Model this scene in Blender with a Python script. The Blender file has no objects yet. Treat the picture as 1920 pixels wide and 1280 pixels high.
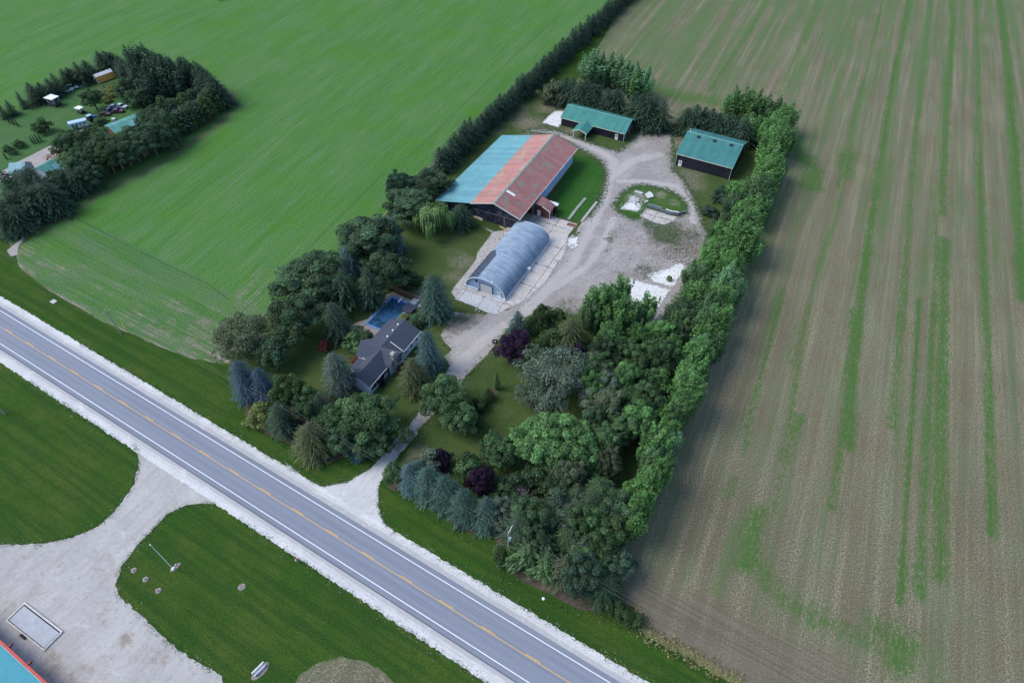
import bpy, bmesh, math, random
import numpy as np
from mathutils import Vector, Matrix
rad = math.radians
scene = bpy.context.scene
C = scene.collection
RNG = random.Random(7)

# ---------------------------------------------------------------- camera model
F, TH, CAMH = 1173.0, rad(47.2), 118.0
CC, SS = math.cos(TH), math.sin(TH)
def P(x, y, z=0.0):
    """point of the photograph (1920 px wide) -> world x,y on the level z"""
    dx, dy = x - 960.0, 640.0 - y
    vy, vz = F * CC + dy * SS, -F * SS + dy * CC
    t = (z - CAMH) / vz
    return (dx * t, vy * t)
def mpp(X, Y, Z=0.0):
    return (Y * CC + (CAMH - Z) * SS) / F
cam = bpy.data.cameras.new('camera'); cam.sensor_width = 36; cam.lens = 36 * F / 1920.0
cam.clip_end = 6000; cam.clip_start = 0.5
co = bpy.data.objects.new('camera', cam); C.objects.link(co)
co.location = (0, 0, CAMH); co.rotation_euler = (math.pi / 2 - TH, 0, 0)
scene.camera = co

# ---------------------------------------------------------------- light
SUN_EL, SUN_AZ = rad(48), rad(178)          # direction TO the sun, azimuth from +X
w = bpy.data.worlds.new('World'); scene.world = w; w.use_nodes = True
nt = w.node_tree; bg = nt.nodes['Background']
sky = nt.nodes.new('ShaderNodeTexSky'); sky.sky_type = 'NISHITA'; sky.sun_disc = False
sky.sun_elevation = SUN_EL; sky.sun_rotation = math.pi / 2 - SUN_AZ
sky.air_density = 1.0; sky.dust_density = 1.0; sky.ozone_density = 1.0; sky.altitude = 200
nt.links.new(sky.outputs[0], bg.inputs[0]); bg.inputs[1].default_value = 0.135
sl = bpy.data.lights.new('sun', 'SUN'); sl.energy = 1.6; sl.angle = rad(34); sl.color = (1.0, 0.95, 0.88)
so = bpy.data.objects.new('sun', sl); C.objects.link(so)
sd_ = Vector((math.cos(SUN_EL) * math.cos(SUN_AZ), math.cos(SUN_EL) * math.sin(SUN_AZ), math.sin(SUN_EL)))
so.rotation_euler = sd_.to_track_quat('Z', 'Y').to_euler(); so.location = (-100, 50, 200)
scene.view_settings.view_transform = 'Standard'; scene.view_settings.look = 'None'
scene.view_settings.exposure = 1.0; scene.view_settings.gamma = 1.0

# ---------------------------------------------------------------- objects
def tag(o, label=None, cat=None, group=None, kind=None):
    if label: o['label'] = label
    if cat: o['category'] = cat
    if group: o['group'] = group
    if kind: o['kind'] = kind
    return o
def empty(name, loc, rz=0.0, label=None, cat=None, group=None):
    o = bpy.data.objects.new(name, None); C.objects.link(o); o.location = loc; o.rotation_euler = (0, 0, rz)
    o.empty_display_size = 0.3
    return tag(o, label, cat, group)
def copy_tree(o, parent=None):
    c = o.copy(); C.objects.link(c); c.parent = parent
    for ch in list(o.children): copy_tree(ch, c)
    return c
def obj(name, me, m=None, parent=None):
    o = bpy.data.objects.new(name, me); C.objects.link(o)
    if m: me.materials.append(m)
    if parent: o.parent = parent
    return o
class MB:
    """collects shapes of one mesh"""
    def __init__(s): s.v = []; s.f = []
    def add(s, vs, fs):
        k = len(s.v); s.v += [tuple(p) for p in vs]; s.f += [tuple(i + k for i in f) for f in fs]; return s
    def box(s, x0, x1, y0, y1, z0, z1):
        vs = [(x, y, z) for z in (z0, z1) for y in (y0, y1) for x in (x0, x1)]
        return s.add(vs, [(0, 2, 3, 1), (4, 5, 7, 6), (0, 1, 5, 4), (2, 6, 7, 3), (0, 4, 6, 2), (1, 3, 7, 5)])
    def prism(s, poly, z0, z1):
        n = len(poly)
        vs = [(x, y, z0) for x, y in poly] + [(x, y, z1) for x, y in poly]
        fs = [tuple(range(n - 1, -1, -1)), tuple(range(n, 2 * n))] + [(i, (i + 1) % n, n + (i + 1) % n, n + i) for i in range(n)]
        return s.add(vs, fs)
    def slab(s, quad, t):
        """4 points (3d) of a tilted panel, thickness t downward"""
        q = [tuple(p) for p in quad]; b = [(x, y, z - t) for x, y, z in q]
        return s.add(q + b, [(0, 1, 2, 3), (7, 6, 5, 4)] + [(i, 4 + i, 4 + (i + 1) % 4, (i + 1) % 4) for i in range(4)])
    def tube(s, pts, rs, n=6):
        rings = []
        pts = [Vector(p) for p in pts]
        for i, p in enumerate(pts):
            d = (pts[min(i + 1, len(pts) - 1)] - pts[max(i - 1, 0)])
            if d.length < 1e-6: d = Vector((0, 0, 1))
            d.normalize()
            a = d.cross(Vector((0.31, 0.95, 0.02))); 
            if a.length < 1e-3: a = d.cross(Vector((1, 0, 0)))
            a.normalize(); b = d.cross(a)
            r = rs[i] if isinstance(rs, (list, tuple)) else rs
            rings.append([p + a * (r * math.cos(2 * math.pi * k / n)) + b * (r * math.sin(2 * math.pi * k / n)) for k in range(n)])
        vs = [q for r in rings for q in r]; fs = []
        for i in range(len(pts) - 1):
            for k in range(n):
                fs.append((i * n + k, i * n + (k + 1) % n, (i + 1) * n + (k + 1) % n, (i + 1) * n + k))
        fs.append(tuple(range(n - 1, -1, -1))); m = (len(pts) - 1) * n; fs.append(tuple(m + k for k in range(n)))
        return s.add(vs, fs)
    def disc(s, x, y, z0, z1, r, n=14, r2=None):
        r2 = r if r2 is None else r2
        return s.add([(x + r * math.cos(2 * math.pi * k / n), y + r * math.sin(2 * math.pi * k / n), z0) for k in range(n)] +
                     [(x + r2 * math.cos(2 * math.pi * k / n), y + r2 * math.sin(2 * math.pi * k / n), z1) for k in range(n)],
                     [tuple(range(n - 1, -1, -1)), tuple(range(n, 2 * n))] + [(k, (k + 1) % n, n + (k + 1) % n, n + k) for k in range(n)])
    def build(s, name, m, parent=None):
        me = bpy.data.meshes.new(name); me.from_pydata(s.v, [], s.f); me.update()
        return obj(name, me, m, parent)

# ---------------------------------------------------------------- materials
class SH:
    def __init__(s, name, rough=0.85, spec=0.2, metal=0.0):
        s.m = bpy.data.materials.new(name); s.m.use_nodes = True; s.nt = s.m.node_tree
        s.b = s.nt.nodes['Principled BSDF']; s.b.inputs['Roughness'].default_value = rough
        s.b.inputs['Specular IOR Level'].default_value = spec; s.b.inputs['Metallic'].default_value = metal
        s.tc = None
    def node(s, t, **k):
        n = s.nt.nodes.new(t)
        for a, v in k.items(): setattr(n, a, v)
        return n
    def put(s, sock, v):
        if isinstance(v, bpy.types.NodeSocket): s.nt.links.new(v, sock)
        elif isinstance(v, (tuple, list)) and len(v) == 3 and sock.type == 'RGBA': sock.default_value = (*v, 1)
        else: sock.default_value = v
    def pos(s):
        if not s.tc: s.tc = s.node('ShaderNodeTexCoord')
        return s.tc.outputs['Object']
    def mapping(s, rot=0.0, scale=(1, 1, 1), loc=(0, 0, 0)):
        # rotates the coordinates by -rot, then scales
        r = s.node('ShaderNodeVectorRotate', rotation_type='Z_AXIS'); s.put(r.inputs['Vector'], s.pos()); s.put(r.inputs['Angle'], -rot)
        mp = s.node('ShaderNodeVectorMath', operation='MULTIPLY'); s.put(mp.inputs[0], r.outputs[0]); mp.inputs[1].default_value = scale
        if loc != (0, 0, 0):
            ad = s.node('ShaderNodeVectorMath', operation='ADD'); s.put(ad.inputs[0], mp.outputs[0]); ad.inputs[1].default_value = loc
            return ad.outputs[0]
        return mp.outputs[0]
    def noise(s, scale, detail=3, rough=0.55, vec=None, dist=0.0):
        n = s.node('ShaderNodeTexNoise'); n.inputs['Scale'].default_value = scale; n.inputs['Detail'].default_value = detail
        n.inputs['Roughness'].default_value = rough; n.inputs['Distortion'].default_value = dist
        s.put(n.inputs['Vector'], vec if vec is not None else s.pos()); return n.outputs['Fac']
    def voro(s, scale, feature='F1', out='Distance', vec=None):
        n = s.node('ShaderNodeTexVoronoi', feature=feature); n.inputs['Scale'].default_value = scale
        s.put(n.inputs['Vector'], vec if vec is not None else s.pos()); return n.outputs[out]
    def attr(s, name):
        return s.node('ShaderNodeAttribute', attribute_name=name).outputs['Fac']
    def math(s, op, a, b=0.0, c=None, clamp=False):
        n = s.node('ShaderNodeMath', operation=op, use_clamp=clamp); s.put(n.inputs[0], a); s.put(n.inputs[1], b)
        if c is not None: s.put(n.inputs[2], c)
        return n.outputs[0]
    def ss(s, v, lo, hi, a=0.0, b=1.0):
        n = s.node('ShaderNodeMapRange', interpolation_type='SMOOTHSTEP'); s.put(n.inputs[0], v)
        n.inputs[1].default_value = lo; n.inputs[2].default_value = hi; n.inputs[3].default_value = a; n.inputs[4].default_value = b
        return n.outputs[0]
    def mix(s, f, a, b, blend='MIX'):
        n = s.node('ShaderNodeMix', data_type='RGBA', blend_type=blend); s.put(n.inputs[0], f)
        s.put(n.inputs[6], a); s.put(n.inputs[7], b); return n.outputs[2]
    def out(s, col, bump=None, bstr=0.3, bdist=0.05):
        s.put(s.b.inputs['Base Color'], col)
        if bump is not None:
            n = s.node('ShaderNodeBump'); n.inputs['Strength'].default_value = bstr; n.inputs['Distance'].default_value = bdist
            s.put(n.inputs['Height'], bump); s.put(s.b.inputs['Normal'], n.outputs[0])
        return s.m
_mc = {}
def plain(name, c, rough=0.7, spec=0.3, metal=0.0, var=0.18, scale=1.5):
    """painted / weathered surface with soft mottling"""
    if name in _mc: return _mc[name]
    s = SH(name, rough, spec, metal)
    n = s.noise(scale, 4); n2 = s.noise(scale * 9, 2)
    f = s.math('ADD', s.math('MULTIPLY', n, 0.7), s.math('MULTIPLY', n2, 0.3))
    lo = tuple(v * (1 - var) for v in c); hi = tuple(min(1, v * (1 + var)) for v in c)
    _mc[name] = s.out(s.mix(s.ss(f, 0.3, 0.7), lo, hi)); return _mc[name]
def seamed(name, c, c2=None, rot=0.0, pitch=0.9, rough=0.5, spec=0.4, metal=0.0, stain=None, amount=0.5, axis=0, dark=0.75, st_scale=0.25):
    """sheet metal or boards: fine parallel seams along one axis of the object, uneven wear"""
    s = SH(name, rough, spec, metal)
    v = s.node('ShaderNodeSeparateXYZ'); s.put(v.inputs[0], s.pos())
    u = v.outputs[axis]
    fr = s.math('FRACT', s.math('DIVIDE', u, pitch)); line = s.math('GREATER_THAN', s.math('ABSOLUTE', s.math('SUBTRACT', fr, 0.5)), 0.42)
    pan = s.node('ShaderNodeTexWhiteNoise', noise_dimensions='1D'); s.put(pan.inputs['W'], s.math('FLOOR', s.math('DIVIDE', u, pitch * 2)))
    c2 = c2 or tuple(x * 0.85 for x in c)
    f = s.math('ADD', s.math('MULTIPLY', s.noise(0.5, 4), 0.75), s.math('MULTIPLY', pan.outputs[0], 0.25))
    col = s.mix(s.ss(f, 0.3, 0.7), c, c2)
    if stain:
        col = s.mix(s.math('MULTIPLY', s.ss(s.noise(st_scale, 6, 0.7, dist=0.4), 0.5, 0.66), amount), col, stain)
    col = s.mix(s.math('MULTIPLY', line, 1.0), col, s.mix(1.0, col, (dark,) * 3, 'MULTIPLY'))
    return s.out(col)

M = {}
M['white'] = plain('white_paint', (0.72, 0.74, 0.76), 0.5)
M['black'] = plain('black_rubber', (0.02, 0.02, 0.022), 0.8)
M['concrete'] = plain('plain_concrete', (0.42, 0.41, 0.40), 0.9)
M['wood'] = plain('weathered_wood', (0.22, 0.17, 0.13), 0.85)
M['dwood'] = plain('dark_wood', (0.07, 0.045, 0.035), 0.85)
M['glass'] = plain('dark_glass', (0.02, 0.025, 0.035), 0.12, 0.6)
M['steel'] = plain('galvanised_steel', (0.45, 0.47, 0.5), 0.4, 0.5, 0.6)
M['rust'] = plain('rusty_metal', (0.16, 0.07, 0.04), 0.8)
M['dsteel'] = plain('dark_steel', (0.05, 0.055, 0.065), 0.5)
M['redtrim'] = plain('red_trim', (0.42, 0.03, 0.03), 0.5)
M['cream'] = plain('cream_trim', (0.55, 0.5, 0.42), 0.6)
M['blue'] = plain('blue_paint', (0.03, 0.10, 0.35), 0.35, 0.5)
M['lblue'] = plain('pale_blue_paint', (0.35, 0.5, 0.7), 0.45, 0.5)
M['bark'] = plain('grey_brown_bark', (0.13, 0.105, 0.085), 0.95, 0.1, var=0.35, scale=3)
M['palebark'] = plain('pale_grey_bark', (0.3, 0.28, 0.25), 0.95, 0.1, var=0.3, scale=3)
M['stone'] = plain('rubble_stone', (0.42, 0.41, 0.40), 0.95, 0.1, var=0.5, scale=2.2)

# ---------------------------------------------------------------- numpy noise and distance
def vnoise(X, Y, scale, seed=0, oct=3):
    out = np.zeros_like(X); amp = 1.0; tot = 0
    for o in range(oct):
        x = X / scale * 2 ** o + seed * 17.3 + o * 5.1; y = Y / scale * 2 ** o + seed * 9.7 + o * 3.3
        xi = np.floor(x); yi = np.floor(y); fx = x - xi; fy = y - yi
        fx = fx * fx * (3 - 2 * fx); fy = fy * fy * (3 - 2 * fy)
        def h(a, b):
            v = np.sin(a * 127.1 + b * 311.7 + seed * 7.7) * 43758.5453
            return v - np.floor(v)
        v = (h(xi, yi) * (1 - fx) + h(xi + 1, yi) * fx) * (1 - fy) + (h(xi, yi + 1) * (1 - fx) + h(xi + 1, yi + 1) * fx) * fy
        out += amp * v; tot += amp; amp *= 0.5
    return out / tot * 2 - 1
def seg_dist(X, Y, a, b):
    ax, ay = a; bx, by = b; dx, dy = bx - ax, by - ay; L = dx * dx + dy * dy + 1e-12
    t = np.clip(((X - ax) * dx + (Y - ay) * dy) / L, 0, 1)
    return np.hypot(X - ax - t * dx, Y - ay - t * dy)
def sdist(X, Y, poly):
    d = np.full_like(X, 1e9); ins = np.zeros(X.shape, bool); n = len(poly)
    for i in range(n):
        a, b = poly[i], poly[(i + 1) % n]
        d = np.minimum(d, seg_dist(X, Y, a, b))
        c = ((a[1] > Y) != (b[1] > Y))
        with np.errstate(divide='ignore', invalid='ignore'):
            xx = (b[0] - a[0]) * (Y - a[1]) / (b[1] - a[1] if b[1] != a[1] else 1e-9) + a[0]
        ins ^= c & (X < xx)
    return np.where(ins, d, -d)
def line_dist(X, Y, pts):
    d = np.full_like(X, 1e9)
    for a, b in zip(pts[:-1], pts[1:]): d = np.minimum(d, seg_dist(X, Y, a, b))
    return d
def px(*pts): return [P(x, y) for x, y in pts]

def region(name, poly, z, cell, mat, amp=0.3, nsc=1.2, holes=(), attrs=None, rot=0.0, kind='structure', label=None, parent=None, opens=()):
    """flat sheet cut to a rough-edged outline; stores signed distance 'd' and extra fields per vertex"""
    ca, sa = math.cos(rot), math.sin(rot)
    R = lambda q: (q[0] * ca + q[1] * sa, -q[0] * sa + q[1] * ca)
    pr = [R(q) for q in poly]; xs = [q[0] for q in pr]; ys = [q[1] for q in pr]
    nx = int((max(xs) - min(xs)) / cell) + 5; ny = int((max(ys) - min(ys)) / cell) + 5
    gx = min(xs) - 2 * cell + np.arange(nx) * cell; gy = min(ys) - 2 * cell + np.arange(ny) * cell
    U, V = np.meshgrid(gx, gy)
    X = U * ca - V * sa; Y = U * sa + V * ca
    D = sdist(X, Y, poly)
    for h in holes: D = np.minimum(D, -sdist(X, Y, h))
    Fv = D + (amp * vnoise(X, Y, nsc, len(name)) if amp else 0)
    Fv = np.where(np.abs(Fv) < 1e-4, 1e-4, Fv)
    vid = -np.ones((ny, nx), int); vs = []; ds = []
    ok = Fv > 0
    idx = np.argwhere(ok); vid[ok] = np.arange(len(idx))
    VX = list(X[ok]); VY = list(Y[ok]); VD = list(D[ok])
    # order of boolean mask = row-major = argwhere order
    faces = []
    ins = ok.astype(int); cnt = ins[:-1, :-1] + ins[1:, :-1] + ins[:-1, 1:] + ins[1:, 1:]
    full = np.argwhere(cnt == 4)
    a = vid[full[:, 0], full[:, 1]]; b = vid[full[:, 0], full[:, 1] + 1]; c = vid[full[:, 0] + 1, full[:, 1] + 1]; d = vid[full[:, 0] + 1, full[:, 1]]
    faces = np.stack([a, b, c, d], 1).tolist()
    cache = {}
    for j, i in np.argwhere((cnt > 0) & (cnt < 4)):
        cs = [(j, i), (j, i + 1), (j + 1, i + 1), (j + 1, i)]; poly_ = []
        for k in range(4):
            p, q = cs[k], cs[(k + 1) % 4]
            if ok[p]: poly_.append(int(vid[p]))
            if ok[p] != ok[q]:
                key = (p, q) if p < q else (q, p)
                if key not in cache:
                    t = Fv[p] / (Fv[p] - Fv[q]); cache[key] = len(VX)
                    VX.append(X[p] + (X[q] - X[p]) * t); VY.append(Y[p] + (Y[q] - Y[p]) * t); VD.append(D[p] + (D[q] - D[p]) * t)
                poly_.append(cache[key])
        if len(poly_) >= 3: faces.append(poly_)
    VX = np.array(VX); VY = np.array(VY); VD = np.array(VD)
    for ox, oy, orr in opens:
        qx, qy = P(ox, oy); VD = np.maximum(VD, 4.0 * np.clip(orr * 1.5 - np.hypot(VX - qx, VY - qy), 0, 1.0))
    me = bpy.data.meshes.new(name)
    me.from_pydata(np.stack([VX, VY, np.full_like(VX, z)], 1).tolist(), [], faces); me.update()
    def put(nm, vals):
        at = me.attributes.new(nm, 'FLOAT', 'POINT'); at.data.foreach_set('value', np.asarray(vals, np.float32))
    put('d', VD)
    for k, fn in (attrs or {}).items(): put(k, fn(VX, VY, VD))
    o = obj(name, me, mat, parent)
    if kind: o['kind'] = kind
    if label: o['label'] = label
    return o
def blobs(lst):
    """[(px,py,radius m,strength)] soft patches with uneven outline"""
    q = [(*P(x, y), r, s) for x, y, r, s in lst]
    def f(X, Y, D):
        out = np.zeros_like(X)
        for x, y, r, s in q:
            dd = np.hypot(X - x, Y - y) + 0.5 * r * vnoise(X, Y, max(1.5, r * .6), int(x) % 13)
            out = np.maximum(out, s * np.clip(1.4 - dd / r * 1.1, 0, 1))
        return out
    return f

# ---------------------------------------------------------------- ground materials
ROW = rad(64.0)
def grass_mat(name, c1, c2, c3, worn=None, stripes=0.0, srot=0.0):
    s = SH(name, 0.95, 0.05)
    a = s.noise(0.09, 6, 0.7); b = s.noise(0.5, 6, 0.75); c = s.noise(3.4, 4, 0.8)
    col = s.mix(s.ss(a, 0.34, 0.66), c1, c2)
    col = s.mix(s.ss(b, 0.42, 0.75, 0, 0.75), col, c3)
    if stripes:
        st = s.noise(1.0, 3, 0.6, s.mapping(srot, (0.03, 0.55, 1)))
        col = s.mix(s.math('MULTIPLY', s.ss(st, 0.4, 0.62), stripes), col, c3)
    if worn:
        col = s.mix(s.math('MULTIPLY', s.attr('worn'), s.ss(s.noise(0.9, 5, 0.7), 0.3, 0.6)), col, worn)
    v = s.ss(c, 0.32, 0.68, 0.6, 1.4)
    col = s.mix(1.0, col, s.node('ShaderNodeCombineColor').outputs[0], 'MULTIPLY') if False else col
    cc = s.node('ShaderNodeVectorMath', operation='SCALE'); s.put(cc.inputs[0], col); s.put(cc.inputs['Scale'], v)
    return s.out(cc.outputs[0], c, 0.6, 0.12)
G_VERGE = grass_mat('mown_verge_grass', (0.031, 0.080, 0.011), (0.056, 0.088, 0.017), (0.022, 0.058, 0.012), stripes=0.75, srot=rad(-30.4))
G_LAWN = grass_mat('property_lawn_grass', (0.050, 0.084, 0.024), (0.068, 0.094, 0.032), (0.034, 0.066, 0.019), worn=(0.24, 0.2, 0.17))
G_NEIGH = grass_mat('neighbour_lawn_grass', (0.05, 0.125, 0.04), (0.075, 0.14, 0.05), (0.04, 0.10, 0.035))

def crop_mat():
    s = SH('young_crop', 0.95, 0.05)
    x1 = s.noise(1.0, 3, 0.65, s.mapping(rad(69), (0.035, 1.5, 1)))
    x2 = s.noise(1.0, 5, 0.7, s.mapping(rad(67), (0.022, 0.13, 1)))
    x3 = s.noise(1.0, 3, 0.6, s.mapping(rad(66), (0.05, 2.6, 1)))
    h1 = s.noise(1.0, 3, 0.6, s.mapping(rad(-30), (0.04, 1.6, 1))); h2 = s.noise(1.0, 3, 0.6, s.mapping(rad(-30), (0.02, 0.35, 1)))
    hd = s.attr('head')
    base = s.mix(s.ss(x2, 0.35, 0.65), (0.052, 0.152, 0.033), (0.090, 0.176, 0.064))
    base = s.mix(s.ss(x1, 0.42, 0.62, 0, 0.8), base, (0.046, 0.150, 0.016))
    base = s.mix(s.ss(x3, 0.44, 0.64, 0, 0.6), base, (0.11, 0.165, 0.085))
    head = s.mix(s.ss(h2, 0.35, 0.65), (0.052, 0.135, 0.032), (0.085, 0.152, 0.058))
    head = s.mix(s.ss(h1, 0.45, 0.65, 0, 0.6), head, (0.11, 0.15, 0.10))
    col = s.mix(hd, base, head)
    pt = s.noise(0.04, 6, 0.7)
    col = s.mix(s.ss(pt, 0.45, 0.7, 0, 0.55), col, (0.062, 0.165, 0.014))
    brow = s.mix(s.ss(s.mixf(hd, x3, h1), 0.38, 0.62), (0.09, 0.11, 0.06), (0.24, 0.21, 0.165))
    nb = s.math('ADD', s.attr('bare'), s.math('MULTIPLY', s.math('SUBTRACT', s.noise(0.35, 5, 0.65), 0.5), 1.3))
    nb = s.math('ADD', nb, s.math('MULTIPLY', s.math('SUBTRACT', s.mixf(hd, x3, h1), 0.5), 0.9))
    col = s.mix(s.ss(nb, 0.35, 0.95), col, brow)
    c = s.noise(2.6, 4, 0.8)
    cc = s.node('ShaderNodeVectorMath', operation='SCALE'); s.put(cc.inputs[0], col); s.put(cc.inputs['Scale'], s.ss(c, 0.34, 0.66, 0.6, 1.4))
    return s.out(cc.outputs[0], c, 0.5, 0.12)
def _mixf(s, f, a, b):
    n = s.node('ShaderNodeMix', data_type='FLOAT'); s.put(n.inputs[0], f); s.put(n.inputs[2], a); s.put(n.inputs[3], b); return n.outputs[0]
SH.mixf = _mixf
G_CROP = crop_mat()

def stubble_mat():
    s = SH('stubble_soil', 0.95, 0.05)
    vec = s.mapping(ROW, (0.025, 0.55, 1)); st = s.noise(1.0, 4, 0.65, vec)
    st2 = s.noise(1.0, 5, 0.7, s.mapping(ROW, (0.008, 0.26, 1)))
    fine = s.noise(3.2, 5, 0.85); fine2 = s.noise(1.3, 2, 0.6, s.mapping(ROW, (2.2, 0.7, 1)))
    patch = s.noise(0.06, 4, 0.6)
    col = s.mix(s.ss(patch, 0.35, 0.65), (0.138, 0.122, 0.076), (0.160, 0.143, 0.086))
    col = s.mix(s.ss(s.mixf(0.5, st, patch), 0.42, 0.6, 0, 0.6), col, (0.125, 0.145, 0.085))
    # straw
    band = s.noise(1.0, 4, 0.7, s.mapping(ROW, (0.012, 0.42, 1))); fb = s.math('ADD', fine, s.math('MULTIPLY', s.math('SUBTRACT', band, 0.5), 0.34))
    col = s.mix(s.ss(fb, 0.50, 0.64, 0, 0.8), col, (0.38, 0.34, 0.24))
    col = s.mix(s.ss(fine, 0.48, 0.36, 0, 0.85), col, (0.05, 0.045, 0.036))
    col = s.mix(s.ss(fine2, 0.45, 0.25, 0, 0.6), col, (0.10, 0.09, 0.08))
    # concentric headland tracks
    a = s.attr('arc'); m = s.attr('arcm')
    wv = s.math('SINE', s.math('MULTIPLY', a, 7.0))
    col = s.mix(s.math('MULTIPLY', s.ss(wv, 0.0, 1.0), s.math('MULTIPLY', m, 0.30)), col, (0.09, 0.085, 0.07))
    hl = s.attr('hl'); hst = s.noise(1.0, 3, 0.6, s.mapping(rad(-30), (0.04, 1.9, 1)))
    hc = s.mix(s.ss(hst, 0.4, 0.62), (0.17, 0.14, 0.115), (0.105, 0.088, 0.07))
    col = s.mix(s.math('MULTIPLY', hl, 0.5), col, hc)
    g = s.math('ADD', s.attr('green'), s.math('MULTIPLY', s.math('SUBTRACT', s.noise(1.0, 5, 0.8, s.mapping(ROW, (0.7, 1.9, 1))), 0.5), 2.6))
    g = s.math('ADD', g, s.math('MULTIPLY', s.math('SUBTRACT', st, 0.5), 0.6))
    col = s.mix(s.ss(g, 0.3, 1.0, 0, 0.88), col, (0.045, 0.12, 0.022))
    g2 = s.math('ADD', s.math('SUBTRACT', s.attr('haze_green'), s.math('MULTIPLY', hl, 0.9)), s.math('MULTIPLY', s.math('SUBTRACT', st2, 0.5), 3.4))
    g2 = s.math('ADD', g2, s.math('MULTIPLY', s.math('SUBTRACT', fine, 0.5), 1.4))
    col = s.mix(s.ss(g2, 0.30, 0.95, 0, 0.75), col, (0.078, 0.14, 0.05))
    return s.out(col, fine, 0.8, 0.15)
G_STUB = stubble_mat()

def gravel_mat(name, c1, c2, spots=(0.2, 0.19, 0.18), soft=0.0, band=False, tracks=False, grass=(0.045, 0.095, 0.03), dirt=None, streak=None, soft_n=1.6):
    s = SH(name, 0.92, 0.12)
    a = s.noise(0.12, 5, 0.65); b = s.noise(1.1, 4, 0.7); f = s.noise(7.0, 3, 0.7)
    col = s.mix(s.ss(a, 0.35, 0.65), c1, c2)
    col = s.mix(s.ss(b, 0.5, 0.72, 0, 0.55), col, spots)
    if band:
        v = s.node('ShaderNodeSeparateXYZ'); s.put(v.inputs[0], s.mapping(rad(-30.4), (1, 1, 1))); y = s.math('ABSOLUTE', s.math('SUBTRACT', v.outputs[1], ROADC))
        y = s.math('ADD', y, s.math('MULTIPLY', s.math('SUBTRACT', s.noise(.3, 4), .5), .8))
        col = s.mix(s.math('MULTIPLY', s.ss(y, HW + 2.2, HW + 1.7), .75), col, (0.33, 0.33, 0.335)); col = s.mix(s.math('MULTIPLY', s.ss(s.math('ABSOLUTE', s.math('SUBTRACT', y, HW + 2.35)), .25, .05), .35), col, (0.36, 0.35, 0.34))
    if streak is not None:
        st = s.noise(1.0, 5, 0.7, s.mapping(streak, (0.09, 0.7, 1)), dist=0.8)
        col = s.mix(s.ss(st, 0.46, 0.66, 0, 0.3), col, tuple(v * 0.7 for v in c1))
        pl_ = s.noise(0.35, 5, 0.7, dist=0.7)
        col = s.mix(s.ss(pl_, 0.55, 0.75, 0, 0.45), col, tuple(min(.8, v * 1.3) for v in c2))
    if tracks:
        tn_ = s.math('ADD', s.attr('pale'), s.math('MULTIPLY', s.math('SUBTRACT', s.noise(0.8, 6, 0.75, dist=.6), 0.5), 1.2)); col = s.mix(s.ss(tn_, .3, .9, 0, .75), col, (0.40, 0.375, 0.36))
        fn_ = s.noise(2.2, 5, .8); col = s.mix(s.ss(fn_, .54, .68, 0, .6), col, (0.13, 0.115, 0.10)); col = s.mix(s.ss(fn_, .44, .33, 0, .45), col, (0.47, 0.44, 0.42))
    if dirt:
        dn = s.math('ADD', s.attr('dirt'), s.math('MULTIPLY', s.math('SUBTRACT', s.noise(0.7, 6, 0.75, dist=0.5), 0.5), 1.6))
        col = s.mix(s.ss(dn, 0.4, 0.95, 0, 0.85), col, dirt)
        mn = s.math('ADD', s.attr('moss'), s.math('MULTIPLY', s.math('SUBTRACT', s.noise(0.9, 6, 0.75, dist=0.6), 0.5), 1.8))
        col = s.mix(s.ss(mn, 0.4, 0.9, 0, 0.9), col, grass)
    if soft:
        e = s.math('ADD', s.math('DIVIDE', s.attr('d'), soft), s.math('MULTIPLY', s.math('SUBTRACT', s.noise(soft_n, 6, 0.75), 0.5), 3.2))
        col = s.mix(s.ss(e, 0.75, 0.1), col, grass)
    cc = s.node('ShaderNodeVectorMath', operation='SCALE'); s.put(cc.inputs[0], col); s.put(cc.inputs['Scale'], s.ss(f, 0.25, 0.75, 0.8, 1.2))
    return s.out(cc.outputs[0], f, 0.6, 0.05)
def G_SH(): return gravel_mat('limestone_shoulder', (0.50, 0.50, 0.50), (0.58, 0.575, 0.57), (0.36, 0.36, 0.36), band=True, streak=rad(-30.4))
G_ENTRY = gravel_mat('limestone_entry', (0.46, 0.46, 0.465), (0.52, 0.52, 0.52), (0.30, 0.30, 0.30), soft=0.5, streak=rad(55))
G_FORE = gravel_mat('forecourt_gravel', (0.36, 0.345, 0.33), (0.42, 0.40, 0.385), (0.25, 0.24, 0.225), dirt=(0.25, 0.21, 0.17), streak=rad(60))
G_YARD = gravel_mat('yard_gravel', (0.26, 0.24, 0.228), (0.345, 0.32, 0.305), (0.16, 0.148, 0.138), streak=rad(50), tracks=True, soft=3.4, dirt=(0.17, 0.145, 0.12), soft_n=0.9, grass=(0.05, 0.085, 0.035))
G_DRIVE = gravel_mat('drive_gravel', (0.31, 0.29, 0.27), (0.355, 0.33, 0.31), (0.21, 0.20, 0.19), soft=0.35, streak=rad(57), grass=(0.05, 0.085, 0.035))
G_DRIVEW = gravel_mat('worn_drive_gravel', (0.31, 0.29, 0.27), (0.355, 0.33, 0.31), (0.21, 0.20, 0.19), tracks=True, dirt=(0.17, 0.145, 0.12), soft=0.5, streak=rad(57), grass=(0.05, 0.085, 0.035))

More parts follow.
